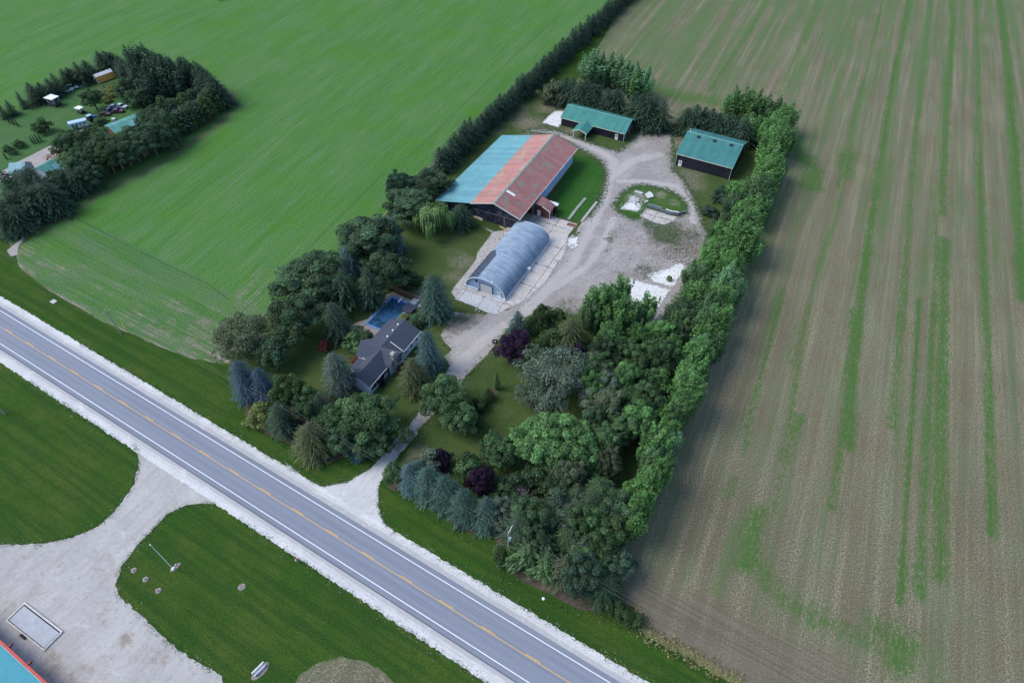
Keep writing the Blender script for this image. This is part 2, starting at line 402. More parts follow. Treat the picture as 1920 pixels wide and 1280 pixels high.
def conc_mat(name, c1, c2, crack=0.35, cs=0.03, edge_grass=True, dark=(0.15, 0.14, 0.13), stain=(0.2, 0.19, 0.175), stain_amt=0.5, wob=0.6, joints=None, soft=0.0):
    s = SH(name, 0.9, 0.15)
    a = s.noise(0.3, 5, 0.7); b = s.noise(1.7, 6, 0.75); f = s.noise(9, 3, 0.7)
    col = s.mix(s.ss(a, 0.35, 0.65), c1, c2)
    col = s.mix(s.ss(b, 0.5, 0.72, 0, stain_amt), col, stain)
    if joints:
        v_ = s.mapping(rad(62.5), (1 / joints[0], 1 / joints[1], 1)); nn = s.node('ShaderNodeTexNoise'); nn.inputs['Scale'].default_value = 0.7; nn.inputs['Detail'].default_value = 5; s.put(nn.inputs['Vector'], s.pos())
        dv = s.node('ShaderNodeVectorMath', operation='MULTIPLY_ADD'); s.put(dv.inputs[0], nn.outputs['Color']); dv.inputs[1].default_value = (.16, .16, 0); s.put(dv.inputs[2], v_)
        sp = s.node('ShaderNodeSeparateXYZ'); s.put(sp.inputs[0], dv.outputs[0])
        for k in (0, 1):
            l_ = s.math('ABSOLUTE', s.math('SUBTRACT', s.math('FRACT', sp.outputs[k]), 0.5)); wd_ = s.math('ADD', 0.013, s.math('MULTIPLY', s.ss(s.noise(0.9, 3), .5, .75), .03))
            col = s.mix(s.math('LESS_THAN', l_, wd_), col, dark)
    if crack:
        dv = s.node('ShaderNodeVectorMath', operation='MULTIPLY_ADD')
        nn = s.node('ShaderNodeTexNoise'); nn.inputs['Scale'].default_value = 0.8; nn.inputs['Detail'].default_value = 4; s.put(nn.inputs['Vector'], s.pos())
        s.put(dv.inputs[0], nn.outputs['Color']); dv.inputs[1].default_value = (wob, wob, 0); s.put(dv.inputs[2], s.pos())
        e = s.voro(crack, 'DISTANCE_TO_EDGE', 'Distance', dv.outputs[0])
        col = s.mix(s.math('MULTIPLY', s.ss(e, cs, cs * 0.3), s.ss(s.noise(0.5, 4, .6), .42, .56)), col, dark)
    if soft:
        e2 = s.math('ADD', s.math('DIVIDE', s.attr('d'), soft), s.math('MULTIPLY', s.math('SUBTRACT', s.noise(1.1, 6, 0.75, dist=.5), 0.5), 4.0))
        col = s.mix(s.ss(e2, 0.9, 0.1), col, (0.2, 0.185, 0.17))
    return s.out(s.mix(s.ss(f, 0.3, 0.7, 0, 0.25), col, tuple(v * 0.7 for v in c1)), f, 0.5, 0.03)
G_PAD = conc_mat('old_concrete', (0.42, 0.395, 0.37), (0.52, 0.495, 0.465), 0.3, 0.014, joints=(9.5, 6.5), wob=1.8, soft=.35)
G_PADB = conc_mat('broken_concrete', (0.36, 0.34, 0.32), (0.43, 0.41, 0.385), 0.5, 0.045, soft=.3)
G_PADW = conc_mat('bleached_concrete', (0.62, 0.62, 0.61), (0.70, 0.71, 0.71), 0.5, 0.02, stain=(0.26, 0.25, 0.24), stain_amt=0.85, soft=.9, wob=1.2)
G_PADG = conc_mat('grey_concrete', (0.40, 0.42, 0.44), (0.47, 0.48, 0.5), 0.3, 0.01, joints=(7.5, 6.2), soft=.3)
G_SOIL = gravel_mat('garden_soil', (0.06, 0.048, 0.038), (0.095, 0.072, 0.058), (0.16, 0.125, 0.105), soft=0.0)
def asphalt():
    s = SH('asphalt', 0.9, 0.2)
    f = s.noise(10, 3, 0.7); a = s.noise(0.05, 3)
    # lighter polished wheel paths along the lanes
    v = s.node('ShaderNodeSeparateXYZ'); s.put(v.inputs[0], s.mapping(rad(-30.4), (1, 1, 1)))
    y = s.math('SUBTRACT', v.outputs[1], ROADC)
    wp = s.math('ABSOLUTE', s.math('SUBTRACT', s.math('ABSOLUTE', y), 1.75))
    wp2 = s.math('ABSOLUTE', s.math('SUBTRACT', wp, 0.8))
    col = s.mix(s.ss(s.noise(1, 3, 0.6, s.mapping(rad(-30.4), (0.03, 1.2, 1))), 0.35, 0.65), (0.175, 0.195, 0.24), (0.20, 0.222, 0.268))
    col = s.mix(s.ss(wp2, 0.45, 0.1, 0, 0.4), col, (0.235, 0.255, 0.30))
    col = s.mix(s.ss(s.math('ABSOLUTE', y), 4.2, 4.5, 0, 0.55), col, (0.13, 0.14, 0.16))
    cc = s.node('ShaderNodeVectorMath', operation='SCALE'); s.put(cc.inputs[0], col); s.put(cc.inputs['Scale'], s.ss(f, 0.25, 0.75, 0.88, 1.12))
    return s.out(cc.outputs[0], f, 0.3, 0.02)

# ---------------------------------------------------------------- ground sheets
me = bpy.data.meshes.new('ground'); B = 2500
me.from_pydata([(-B, -B, 0), (B, -B, 0), (B, B, 0), (-B, B, 0)], [], [(0, 1, 2, 3)])
g = obj('ground', me, G_VERGE); g['kind'] = 'structure'
# road frame
RD = rad(-30.4); rd = Vector((math.cos(RD), math.sin(RD))); rn = Vector((-math.sin(RD), math.cos(RD)))
nN = sum(Vector(P(*q)).dot(rn) for q in [(0, 581), (455, 860), (616, 960), (960, 1166)]) / 4
nS = sum(Vector(P(*q)).dot(rn) for q in [(0, 644), (340, 860), (490, 960), (960, 1257.5)]) / 4
ROADC = (nN + nS) / 2; HW = (nN - nS) / 2
def RP(u, v): q = rd * u + rn * (ROADC + v); return (q.x, q.y)
def strip(u0, u1, v0, v1): return [RP(u0, v0), RP(u1, v0), RP(u1, v1), RP(u0, v1)]
M['asphalt'] = asphalt()
# fields
crop_poly = px((28, 472), (38, 505), (95, 546), (190, 601), (300, 651), (360, 672), (427, 684), (440, 660), (470, 610), (560, 540), (660, 470), (790, 330)) + \
    [P(1155, 5), (100, 420), (-330, 420), (-330, 250), P(0, 430)]
def f_head(X, Y, D):
    a, b = P(140, 405), P(470, 572)
    n = Vector((b[0] - a[0], b[1] - a[1])).normalized()
    side = (X - a[0]) * n.y - (Y - a[1]) * n.x + 0.6 * vnoise(X, Y, 6, 3)
    return np.clip(side / 2.0 + 0.5, 0, 1)
f_bare0 = blobs([(110, 505, 9, .55), (170, 545, 8, .5), (60, 500, 6, .7), (230, 530, 9, .5), (330, 580, 10, .6), (380, 620, 11, .75), (300, 620, 10, .65), (415, 668, 6, .95), (250, 590, 9, .6),
    (370, 655, 7, .8), (470, 560, 9, .65), (500, 520, 9, .5), (230, 385, 7, .35), (300, 340, 7, .35), (560, 470, 7, .4), (640, 400, 8, .3), (40, 470, 5, .8), (340, 505, 5, .5), (140, 580, 6, .5),
    (980, 60, 6, .25), (760, 170, 10, .2), (330, 250, 10, .25), (560, 300, 12, .2), (160, 500, 8, .5)])
def f_bare(X, Y, D):
    return np.maximum(0.8 * f_bare0(X, Y, D), np.clip(0.85 - D / 1.6, 0, 0.8) * (Y < 230))
region('crop_field', crop_poly, 0.010, 1.25, G_CROP, 0.4, 3, attrs={'head': f_head, 'bare': f_bare}, rot=ROW)
stub_poly = [P(1175, 0, 0)] + px((1120, 90), (1060, 185), (1140, 215), (1290, 245), (1445, 255), (1415, 400), (1360, 560), (1300, 740), (1225, 900), (1165, 1010), (1155, 1050), (1158, 1110), (1178, 1150),
    (1220, 1186), (1300, 1226), (1395, 1282)) + [RP(150, 11.5), (330, -60), (330, 420), (100, 420)]
streaks = [  # px polylines of green growth: points, half width m, strength
    ([(1440, 0), (1405, 60), (1330, 170)], 1.3, .8), ([(1535, 0), (1508, 70), (1460, 180), (1455, 175)], 1.2, .7), ([(1545, 5), (1500, 100), (1475, 180)], .9, .6),
    ([(1655, 0), (1640, 70), (1620, 150), (1600, 220), (1590, 280), (1572, 350)], 1.0, .8),
    ([(1705, 0), (1690, 80), (1675, 150), (1662, 220), (1650, 310), (1640, 380), (1625, 480), (1615, 560), (1600, 700), (1590, 840)], 1.2, .95),
    ([(1745, 0), (1735, 90), (1722, 220), (1712, 310), (1702, 450), (1688, 620), (1672, 800)], 1.2, .75), ([(1785, 0), (1786, 60), (1775, 200), (1770, 280), (1765, 400)], 1.5, .85),
    ([(1830, 0), (1835, 150), (1838, 350), (1848, 560), (1856, 760), (1860, 1000)], 1.1, .85), ([(1875, 0), (1890, 120), (1900, 260), (1908, 400), (1918, 560)], 1.6, 1.0),
    ([(1596, 270), (1577, 330), (1568, 400), (1545, 470), (1510, 580), (1480, 680)], 1.0, .6),
    ([(1724, 560), (1715, 700), (1702, 880), (1694, 1020), (1688, 1130)], 0.7, .95), ([(1752, 560), (1742, 700), (1735, 860), (1728, 1000), (1725, 1120)], .8, .85),
    ([(1770, 450), (1768, 600), (1762, 800), (1764, 980), (1762, 1080)], 1.6, .85), ([(1757, 400), (1752, 560)], .8, .7),
    ([(1470, 540), (1440, 660), (1410, 770), (1396, 850)], .9, .7), ([(1520, 560), (1500, 680), (1480, 800), (1465, 900), (1450, 960)], .9, .65),
    ([(1600, 580), (1590, 720), (1575, 840), (1560, 950)], 1.0, .8), ([(1690, 660), (1672, 780), (1655, 960)], 1.0, .45),
    ([(1420, 960), (1410, 1010), (1400, 1060)], 2.2, .9), ([(1420, 1060), (1450, 1110), (1510, 1150), (1600, 1190), (1660, 1220)], 2.4, .65), ([(1660, 1190), (1700, 1210), (1680, 1240)], 3.2, .8),
    ([(1470, 860), (1490, 810), (1500, 780)], 1.2, .8), ([(1360, 930), (1380, 900)], 1.3, .6), ([(1180, 150), (1240, 170), (1300, 185), (1340, 190)], 5, .8), ([(1220, 120), (1130, 150), (1080, 175)], 4, .6),
    ([(1480, 250), (1500, 290), (1530, 320), (1520, 350)], 3.5, .85), ([(1590, 290), (1585, 330)], 3, .8), ([(1100, 100), (1150, 30), (1170, 0)], 4, .75), ([(1160, 130), (1230, 40), (1260, 0)], 2.5, .5),
    ([(1340, 0), (1290, 70), (1240, 130)], 1.2, .55), ([(1390, 0), (1350, 70), (1300, 130)], 1.0, .6), ([(1440, 1030), (1370, 990), (1330, 960)], 1.5, .45)]
streaks = [([P(*q) for q in pts], hw, s) for pts, hw, s in streaks]
def f_green(X, Y, D):
    o = np.zeros_like(X)
    for pts, hw, s in streaks:
        d = line_dist(X, Y, pts) + hw * 0.5 * vnoise(X, Y, 4, 5)
        o = np.maximum(o, s * np.clip(1.25 - d / hw * 0.6, 0, 1))
    return o
def f_hg(X, Y, D):
    return np.clip((Y - 95) / 150, 0, 1) * 0.28 + np.clip((Y - 240) / 140, 0, 1) * 0.26 + 0.24 + 0.25 * vnoise(X, Y, 20, 2)
AC = P(1400, 905)
f_arcm0 = blobs([(1370, 900, 20, 1.0), (1430, 870, 14, .9), (1340, 1000, 9, .7), (1420, 990, 10, .9)])
def f_arcm(X, Y, D): return f_arcm0(X, Y, D)
def f_arc(X, Y, D): return np.hypot(X - AC[0], Y - AC[1]) + 0.3 * vnoise(X, Y, 8, 1)
def f_hl(X, Y, D):
    v = X * rn.x + Y * rn.y - ROADC
    lim = 27 + 4 * vnoise(X, Y, 9, 4)
    return np.clip((lim - v) / 3, 0, 1)
region('stubble_field', stub_poly, 0.014, 1.1, G_STUB, 0.5, 3, attrs={'green': f_green, 'haze_green': f_hg, 'arc': f_arc, 'arcm': f_arcm, 'hl': f_hl}, rot=ROW)
# neighbour's lot laid over the crop field
region('neighbour_lawn', px((-60, 480), (0, 420), (28, 440), (100, 400), (200, 345), (330, 272), (410, 215), (415, 185), (405, 150), (340, 110), (250, 135), (225, 125), (140, 160), (60, 200), (-60, 245)), 0.018, 1.0, G_NEIGH, 0.5, 3)
dirt_at = {'dirt': lambda X, Y, D: 0 * X + 0.1, 'moss': lambda X, Y, D: 0 * X}
region('neighbour_driveway', px((-20, 335), (30, 305), (60, 290), (95, 272), (122, 270), (118, 290), (60, 318), (0, 345)), 0.026, 0.6, G_DRIVE, 0.4, 1.5)
# property lawn
lawn_poly = px((428, 690), (440, 665), (470, 612), (560, 542), (660, 472), (790, 332), (1000, 130), (1060, 185), (1150, 215), (1300, 245), (1448, 255), (1420, 400), (1365, 560), (1305, 740), (1230, 900), (1172, 1008),
    (1155, 1048), (1158, 1115), (1120, 1100), (1030, 1095), (945, 1040), (925, 990), (850, 950), (760, 905), (735, 890), (780, 820), (765, 800), (690, 860), (600, 850), (520, 800), (470, 760))
f_worn = blobs([(990, 232, 6, .8), (1010, 250, 6, .9), (1060, 252, 5, .7), (1250, 265, 7, .9), (1235, 275, 5, .9), (1290, 345, 5, .6), (870, 490, 4, .5), (800, 555, 4, .6), (1290, 330, 6, .5), (780, 850, 3, .4), (930, 240, 5, .3), (1300, 470, 9, .7),
                (960, 210, 7, .45), (1030, 200, 6, .6), (850, 520, 3, .5)])
region('lawn', lawn_poly, 0.022, 0.8, G_LAWN, 0.6, 2.5, attrs={'worn': f_worn}, rot=ROW)
# road
region('road_shoulder', strip(-210, 190, -HW - 3.7, HW + 3.4), 0.030, 0.36, G_SH(), 0.38, 0.5, rot=RD)
# entries
fore = px((247, 826), (258, 848), (261, 872), (252, 906), (232, 938), (198, 976), (150, 1004), (80, 1019), (0, 1021), (-120, 1010), (-200, 1200), (-60, 1420), (440, 1420), (425, 1300), (413, 1266), (362, 1236), (312, 1200),
    (262, 1152), (226, 1120), (216, 1096), (229, 1060), (250, 1030), (288, 990), (318, 960), (358, 945), (405, 944), (455, 965), (350, 870))
region('forecourt', fore, 0.027, 0.42, G_FORE, 0.42, 0.9, attrs={'dirt': blobs([(235, 1195, 2.0, 1.0), (270, 1230, 3, .6), (100, 1250, 4, .7), (150, 1270, 5, .6), (110, 1130, 3, .4), (20, 1135, 3, .6), (190, 1060, 5, .5), (90, 1090, 6, .45), (300, 1230, 4, .6), (350, 1262, 4, .5), (200, 1150, 4, .5), (180, 1250, 6, .5), (40, 1060, 5, .4)]),
                                                                'moss': blobs([(10, 1140, 1.2, .45), (110, 1250, 1.6, .42), (140, 1262, 1.2, .42)])})
entry = px((540, 870), (575, 898), (605, 911), (650, 903), (700, 873), (735, 832), (762, 800), (790, 765), (835, 700), (880, 690), (862, 716), (835, 750), (807, 783), (782, 811), (752, 848), (726, 884), (711, 912), (711, 950), (718, 975), (745, 1005), (700, 1010))
region('driveway', px((762, 802), (790, 765), (827, 715), (842, 686), (832, 668), (846, 655), (832, 640), (827, 628), (840, 606), (850, 585), (905, 590), (985, 575), (952, 617), (907, 672), (865, 716), (835, 750), (807, 783), (782, 811), (770, 825), (745, 850), (735, 836)), 0.032, 0.5, G_DRIVEW, 0.3, 1.2, attrs={'dirt': blobs([(875, 595, 5, 1.0), (860, 612, 4.5, .9), (900, 592, 4, .8), (845, 630, 2, .6)]), 'moss': blobs([(862, 600, 4, .75), (880, 588, 4, .6), (845, 615, 2.5, .6)]), 'pale': lambda X, Y, D: np.clip(1.3 - line_dist(X, Y, px((760, 810), (835, 710), (860, 680), (905, 640), (960, 600))) / 2.0, 0, 1)}, opens=[(748, 830, 3.2), (930, 600, 10), (985, 590, 6), (880, 590, 8)])
region('driveway_entry', px((530, 860), (575, 898), (605, 911), (650, 903), (700, 873), (735, 832), (755, 808), (785, 812), (752, 848), (726, 884), (711, 912), (711, 950), (718, 975), (760, 1015), (700, 1030), (560, 930)), 0.028, 0.35, G_ENTRY, 0.4, 0.9, opens=[(745, 835, 5), (770, 805, 5)])
# yard
island = px((1156, 385), (1171, 363), (1192, 350), (1213, 350), (1249, 358), (1273, 371), (1285, 386), (1283, 399), (1270, 403), (1240, 399), (1213, 389), (1204, 400), (1196, 409), (1187, 409), (1161, 395))
yard_poly = px((940, 600), (1000, 535), (1075, 440), (1092, 415), (1118, 384), (1131, 350), (1133, 322), (1124, 304), (1100, 288), (1076, 276), (1040, 256), (1000, 250), (975, 246), (1000, 240), (1045, 243), (1068, 251), (1110, 268), (1160, 282), (1182, 264), (1196, 246), (1225, 238), (1262, 248), (1266, 282), (1265, 318), (1288, 340), (1300, 365), (1313, 395), (1322, 420), (1335, 450), (1318, 490), (1292, 540), (1262, 575), (1225, 640), (1185, 640), (1150, 615), (1120, 600), (1060, 590), (1010, 580), (960, 615))
f_dirt = blobs([(1250, 440, 9, 1.0), (1290, 460, 8, 1.0), (1180, 520, 7, .6), (1200, 450, 6, .6), (1225, 255, 6, .7), (1190, 300, 5, .4), (1110, 560, 6, .5), (1230, 480, 5, .5), (1300, 430, 5, .7), (1180, 500, 5, .4), (1210, 500, 4, .6), (1150, 440, 3, .7), (1138, 475, 3, .6), (1132, 500, 3, .5), (1080, 560, 4, .6), (1100, 590, 5, .6), (1040, 575, 3, .35), (1155, 292, 2, .6), (1210, 290, 4, .4),
                (1060, 258, 4, .5), (1250, 330, 4, .4), (1200, 425, 3, .6)])
f_moss = blobs([(1250, 435, 8, .85), (1215, 420, 3, .9), (1290, 440, 5, .7), (1225, 250, 5, .65), (1255, 290, 4, .55), (1180, 515, 5, .5), (1060, 575, 5, .6), (1110, 590, 5, .6), (1265, 470, 5, .6), (1205, 505, 4, .5), (1142, 448, 2, .8), (1138, 470, 1.6, .7), (1090, 580, 5, .45), (1230, 500, 3, .5), (1290, 345, 4, .5), (1240, 300, 4, .35), (1085, 455, 1.5, .5), (1015, 260, 5, .5), (1155, 293, 1.3, .5)])
TRK = [([P(*q) for q in pts], w_) for pts, w_ in [([(930, 630), (1010, 560), (1075, 490), (1105, 430), (1130, 380), (1145, 330), (1150, 300), (1110, 275), (1060, 255)], 2.2), ([(1145, 330), (1190, 300), (1235, 290)], 2.5), ([(1160, 340), (1210, 340), (1270, 350), (1295, 385), (1300, 420)], 1.5), ([(1040, 540), (1100, 500), (1130, 460), (1150, 410)], 1.5)]]
def f_pale(X, Y, D):
    o = np.zeros_like(X)
    for pts, w_ in TRK: o = np.maximum(o, np.clip(1.3 - line_dist(X, Y, pts) / w_, 0, 1))
    return o
region('yard', yard_poly, 0.048, 0.5, G_YARD, 0.6, 2.0, holes=[island], opens=[(970, 600, 7), (1000, 540, 6), (1050, 470, 6), (1085, 420, 3)], attrs={'dirt': f_dirt, 'moss': f_moss, 'pale': f_pale})
region('island_grass', island, 0.050, 0.5, grass_mat('island_grass_blades', (0.035, 0.11, 0.02), (0.07, 0.11, 0.035), (0.03, 0.085, 0.02), worn=(0.24, 0.21, 0.18)), 0.3, 1.2,
       attrs={'worn': blobs([(1240, 365, 2, .8), (1265, 380, 2, .5), (1200, 368, 3, .9), (1190, 375, 3, .7)])})
region('barn_side_grass', px((1058, 330), (1078, 292), (1100, 294), (1122, 305), (1131, 322), (1127, 350), (1114, 380), (1090, 412), (1062, 410), (1040, 398), (1035, 385)), 0.054, 0.5, grass_mat('barn_side_grass_blades', (0.025, 0.10, 0.014), (0.04, 0.11, 0.02), (0.03, 0.08, 0.02), stripes=.5, srot=ROW), 0.3, 1.5)
# concrete
region('concrete_pad', px((852, 561), (870, 538), (930, 440), (1000, 395), (1040, 407), (1083, 420), (1066, 441), (1062, 462), (1058, 478), (1041, 501), (1023, 530), (982, 566), (950, 580), (930, 592), (907, 584), (887, 574)), 0.060, 0.5, G_PAD, 0.25, 1.0)
region('broken_paving', px((901, 423), (926, 434), (945, 432), (945, 450), (905, 505), (868, 552), (855, 560), (846, 549), (851, 538), (881, 502), (893, 485), (895, 473), (909, 455), (922, 437)), 0.066, 0.4, G_PADB, 0.15, 0.8)
region('quonset_apron', px((868, 540), (948, 563), (930, 591), (907, 584), (887, 574), (853, 561)), 0.070, 0.4, G_PADG, 0.15, 0.8)
region('bleached_slab', px((1062, 446), (1086, 443), (1084, 464), (1072, 469), (1063, 462)), 0.068, 0.35, G_PADW, 0.3, 0.9)
region('bleached_pad', px((1016, 231), (1027, 218), (1040, 208), (1058, 208), (1054, 232), (1047, 240)), 0.056, 0.4, G_PADW, 0.35, 0.9)
region('ruined_floor', px((1208, 514), (1238, 506), (1268, 495), (1277, 492), (1288, 494), (1283, 509), (1263, 540), (1225, 530)), 0.058, 0.4, G_PADW, 0.25, 0.9)
region('ruined_floor_lower', px((1181, 517), (1192, 524), (1225, 533), (1261, 543), (1245, 565), (1222, 600), (1210, 640), (1180, 640), (1172, 560)), 0.058, 0.4, G_PADW, 0.3, 0.9)
region('slab', px((1161, 393), (1174, 379), (1192, 376), (1201, 383), (1202, 391), (1195, 398), (1182, 395)), 0.062, 0.3, G_PADW, 0.2, 0.7)
region('grey_slab', px((1182, 369), (1191, 366), (1201, 377), (1192, 379), (1177, 379)), 0.058, 0.3, G_PADG, 0.2, 0.7)
region('ramp_slab', px((1212, 390), (1258, 404), (1271, 406), (1262, 415), (1245, 422), (1228, 418), (1208, 409), (1199, 405)), 0.064, 0.35, G_PAD, 0.2, 0.7)
# beds under the roadside trees and the small bare patch by the road
region('planting_bed', px((727, 910), (729, 917), (752, 921), (787, 941), (810, 955), (840, 966), (843, 978), (862, 992), (895, 1002), (926, 1000), (930, 1020), (934, 1046), (950, 1068), (985, 1092), (1035, 1116), (1088, 1144), (1110, 1146), (1130, 1138), (1150, 1120),
    (1158, 1030), (1100, 985), (1020, 965), (960, 955), (900, 935), (850, 915), (790, 890), (745, 890)), 0.040, 0.6, G_SOIL, 0.3, 1.5)
region('planting_bed', px((455, 760), (465, 790), (500, 815), (536, 829), (562, 850), (592, 865), (622, 866), (660, 852), (700, 850), (700, 790), (600, 740), (500, 720)), 0.040, 0.6, G_SOIL, 0.3, 1.5)
region('driveside_bed', px((850, 805), (860, 815), (875, 808), (905, 765), (935, 735), (925, 725), (890, 755)), 0.040, 0.4, G_SOIL, 0.15, 1.0)
region('bare_patch', px((540, 1300), (560, 1268), (598, 1240), (640, 1231), (690, 1240), (725, 1262), (760, 1300), (800, 1400), (560, 1400)), 0.036, 0.5, G_STUB, 0.3, 1.2,
       attrs={'arc': lambda X, Y, D: np.hypot(X - P(640, 1330)[0], Y - P(640, 1330)[1]), 'arcm': lambda X, Y, D: 0 * X + 1, 'green': lambda X, Y, D: np.clip(0.6 - D / 2, 0, 1), 'hl': lambda X, Y, D: 0 * X, 'haze_green': lambda X, Y, D: 0 * X})
region('field_bank', px((1178, 1148), (1220, 1182), (1300, 1222), (1395, 1278), (1420, 1300), (1395, 1296), (1300, 1238), (1215, 1195), (1165, 1150)), 0.026, 0.5, gravel_mat('dry_weeds', (0.16, 0.16, 0.07), (0.13, 0.14, 0.06), (0.3, 0.27, 0.16)), 0.5, 1.2)
region('field_margin', px((62, 436), (100, 411), (200, 354), (330, 283), (415, 222), (436, 195), (432, 170), (440, 168), (446, 200), (425, 228), (335, 291), (205, 362), (104, 420), (66, 444)), 0.024, 0.5, gravel_mat('trodden_margin', (0.07, 0.115, 0.04), (0.095, 0.12, 0.055), (0.15, 0.14, 0.09)), 0.5, 1.5)
region('corner_soil', px((12, 470), (30, 455), (60, 430), (85, 408), (90, 412), (62, 436), (36, 460), (34, 478), (20, 482)), 0.024, 0.5, G_DRIVE, 0.4, 1.5)
# asphalt and paint
region('road', strip(-420, 260, -HW - 1.15, HW + 0.95), 0.052, 2.5, M['asphalt'], 0.0, 1, rot=RD)
pw = plain('white_road_paint', (0.78, 0.79, 0.8), 0.7, var=0.12, scale=4); py_ = plain('yellow_road_paint', (0.62, 0.36, 0.10), 0.7, var=0.2, scale=4)
edge = plain('asphalt_edge', (0.07, 0.075, 0.09), 0.9)
def paint(name, segs, v0, v1, m, z=0.058):
    b = MB()
    for a, c in segs:
        q = strip(a, c, v0, v1); b.add([(*t, z) for t in q], [(0, 1, 2, 3)])
    o = b.build(name, m); o['kind'] = 'structure'; return o
paint('edge_line', [(-420, 260)], HW - 0.07, HW + 0.07, pw); paint('edge_line', [(-420, 260)], -HW - 0.07, -HW + 0.07, pw)
paint('asphalt_joint', [(-420, 260)], -HW - 1.16, -HW - 1.04, edge, 0.062)
paint('centre_line', [(-420, 260)], -0.06, 0.07, py_)
u0 = Vector(P(51, 641)).dot(rd)
paint('broken_centre_line', [(u0 + 9.2 * k, u0 + 9.2 * k + 3) for k in range(-30, 24)], 0.17, 0.30, py_)
# wheel tracks in the fields
trk = plain('track_soil', (0.035, 0.085, 0.03), 0.95); trk2 = plain('pale_track_soil', (0.11, 0.15, 0.075), 0.95)
def track(pts, m, wdt=0.28, gap=1.9, z=0.02, name='wheel_track'):
    b = MB(); q = [Vector(P(*p)) for p in pts]
    for s in (0.0,):
        o0 = []
        for i, p in enumerate(q):
            d = (q[min(i + 1, len(q) - 1)] - q[max(i - 1, 0)]).normalized(); n = Vector((-d.y, d.x))
            o0.append((p + n * (gap * s - wdt / 2), p + n * (gap * s + wdt / 2)))
        vs = [(*t, z) for pr_ in o0 for t in pr_]
        b.add(vs, [(2 * i, 2 * i + 1, 2 * i + 3, 2 * i + 2) for i in range(len(q) - 1)])
    o = b.build(name, m); o['kind'] = 'structure'
track([(305, 466), (395, 382), (484, 300), (560, 232), (640, 160)], trk2); track([(140, 407), (230, 455), (315, 497), (390, 532), (430, 562)], trk)
track([(453, 585), (500, 540), (560, 485), (640, 405), (720, 325)], trk); track([(760, 300), (860, 205), (960, 110), (1060, 20)], trk, z=0.021)
track([(0, 110), (60, 60), (130, 15)], trk, 0.25); track([(700, 105), (790, 20)], trk2, 0.25)
track([(800, 200), (900, 100), (985, 20)], trk2, 0.2); track([(265, 545), (330, 575), (400, 606), (430, 640)], trk2, 0.2)
# ---------------------------------------------------------------- trees
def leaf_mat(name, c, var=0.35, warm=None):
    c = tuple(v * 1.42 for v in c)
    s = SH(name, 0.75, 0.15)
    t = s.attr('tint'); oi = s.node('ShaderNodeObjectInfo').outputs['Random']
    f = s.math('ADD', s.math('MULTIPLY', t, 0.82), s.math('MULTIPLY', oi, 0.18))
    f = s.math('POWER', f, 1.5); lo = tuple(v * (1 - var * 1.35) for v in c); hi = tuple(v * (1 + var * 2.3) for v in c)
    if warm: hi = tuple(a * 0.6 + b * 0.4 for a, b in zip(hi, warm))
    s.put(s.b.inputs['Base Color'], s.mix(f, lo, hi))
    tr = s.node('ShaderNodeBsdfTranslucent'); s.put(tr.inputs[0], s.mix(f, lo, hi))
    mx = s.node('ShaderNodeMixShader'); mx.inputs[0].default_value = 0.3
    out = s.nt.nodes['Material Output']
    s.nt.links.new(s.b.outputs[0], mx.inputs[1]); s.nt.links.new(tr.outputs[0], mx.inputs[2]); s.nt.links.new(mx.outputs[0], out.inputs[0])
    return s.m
LM = {
 'pine': leaf_mat('dark_conifer_needles', (0.03, 0.06, 0.038), 0.45), 'spruce': leaf_mat('spruce_needles', (0.04, 0.072, 0.045)),
 'blue': leaf_mat('blue_spruce_needles', (0.058, 0.108, 0.112), 0.45), 'deepblue': leaf_mat('deep_blue_spruce_needles', (0.042, 0.076, 0.105), 0.4),
 'greyspruce': leaf_mat('grey_spruce_needles', (0.07, 0.102, 0.085), 0.4),
 'teal': leaf_mat('blue_green_spruce_needles', (0.044, 0.09, 0.072), 0.45), 'olive': leaf_mat('olive_needles', (0.075, 0.095, 0.045), 0.4),
 'broad': leaf_mat('dark_broad_leaves', (0.045, 0.082, 0.042), 0.5), 'mid': leaf_mat('mid_green_leaves', (0.058, 0.11, 0.045), 0.5),
 'grey': leaf_mat('grey_green_leaves', (0.085, 0.12, 0.085), 0.4), 'olivebroad': leaf_mat('olive_broad_leaves', (0.07, 0.09, 0.05), 0.4),
 'bright': leaf_mat('bright_green_leaves', (0.068, 0.150, 0.046), 0.6), 'light': leaf_mat('light_green_leaves', (0.10, 0.20, 0.07), 0.45),
 'willow': leaf_mat('willow_leaves', (0.12, 0.20, 0.07), 0.4), 'purple': leaf_mat('purple_leaves', (0.026, 0.014, 0.033), 0.5),
 'cedar': leaf_mat('cedar_foliage', (0.04, 0.075, 0.028), 0.45), 'yellow': leaf_mat('yellow_green_foliage', (0.12, 0.15, 0.05), 0.4),
 'red': leaf_mat('red_brown_leaves', (0.13, 0.045, 0.035), 0.4), 'smoke': leaf_mat('grey_plumes', (0.22, 0.22, 0.25), 0.3), 'palegreen': leaf_mat('pale_poplar_leaves', (0.09, 0.18, 0.085), 0.5),
}
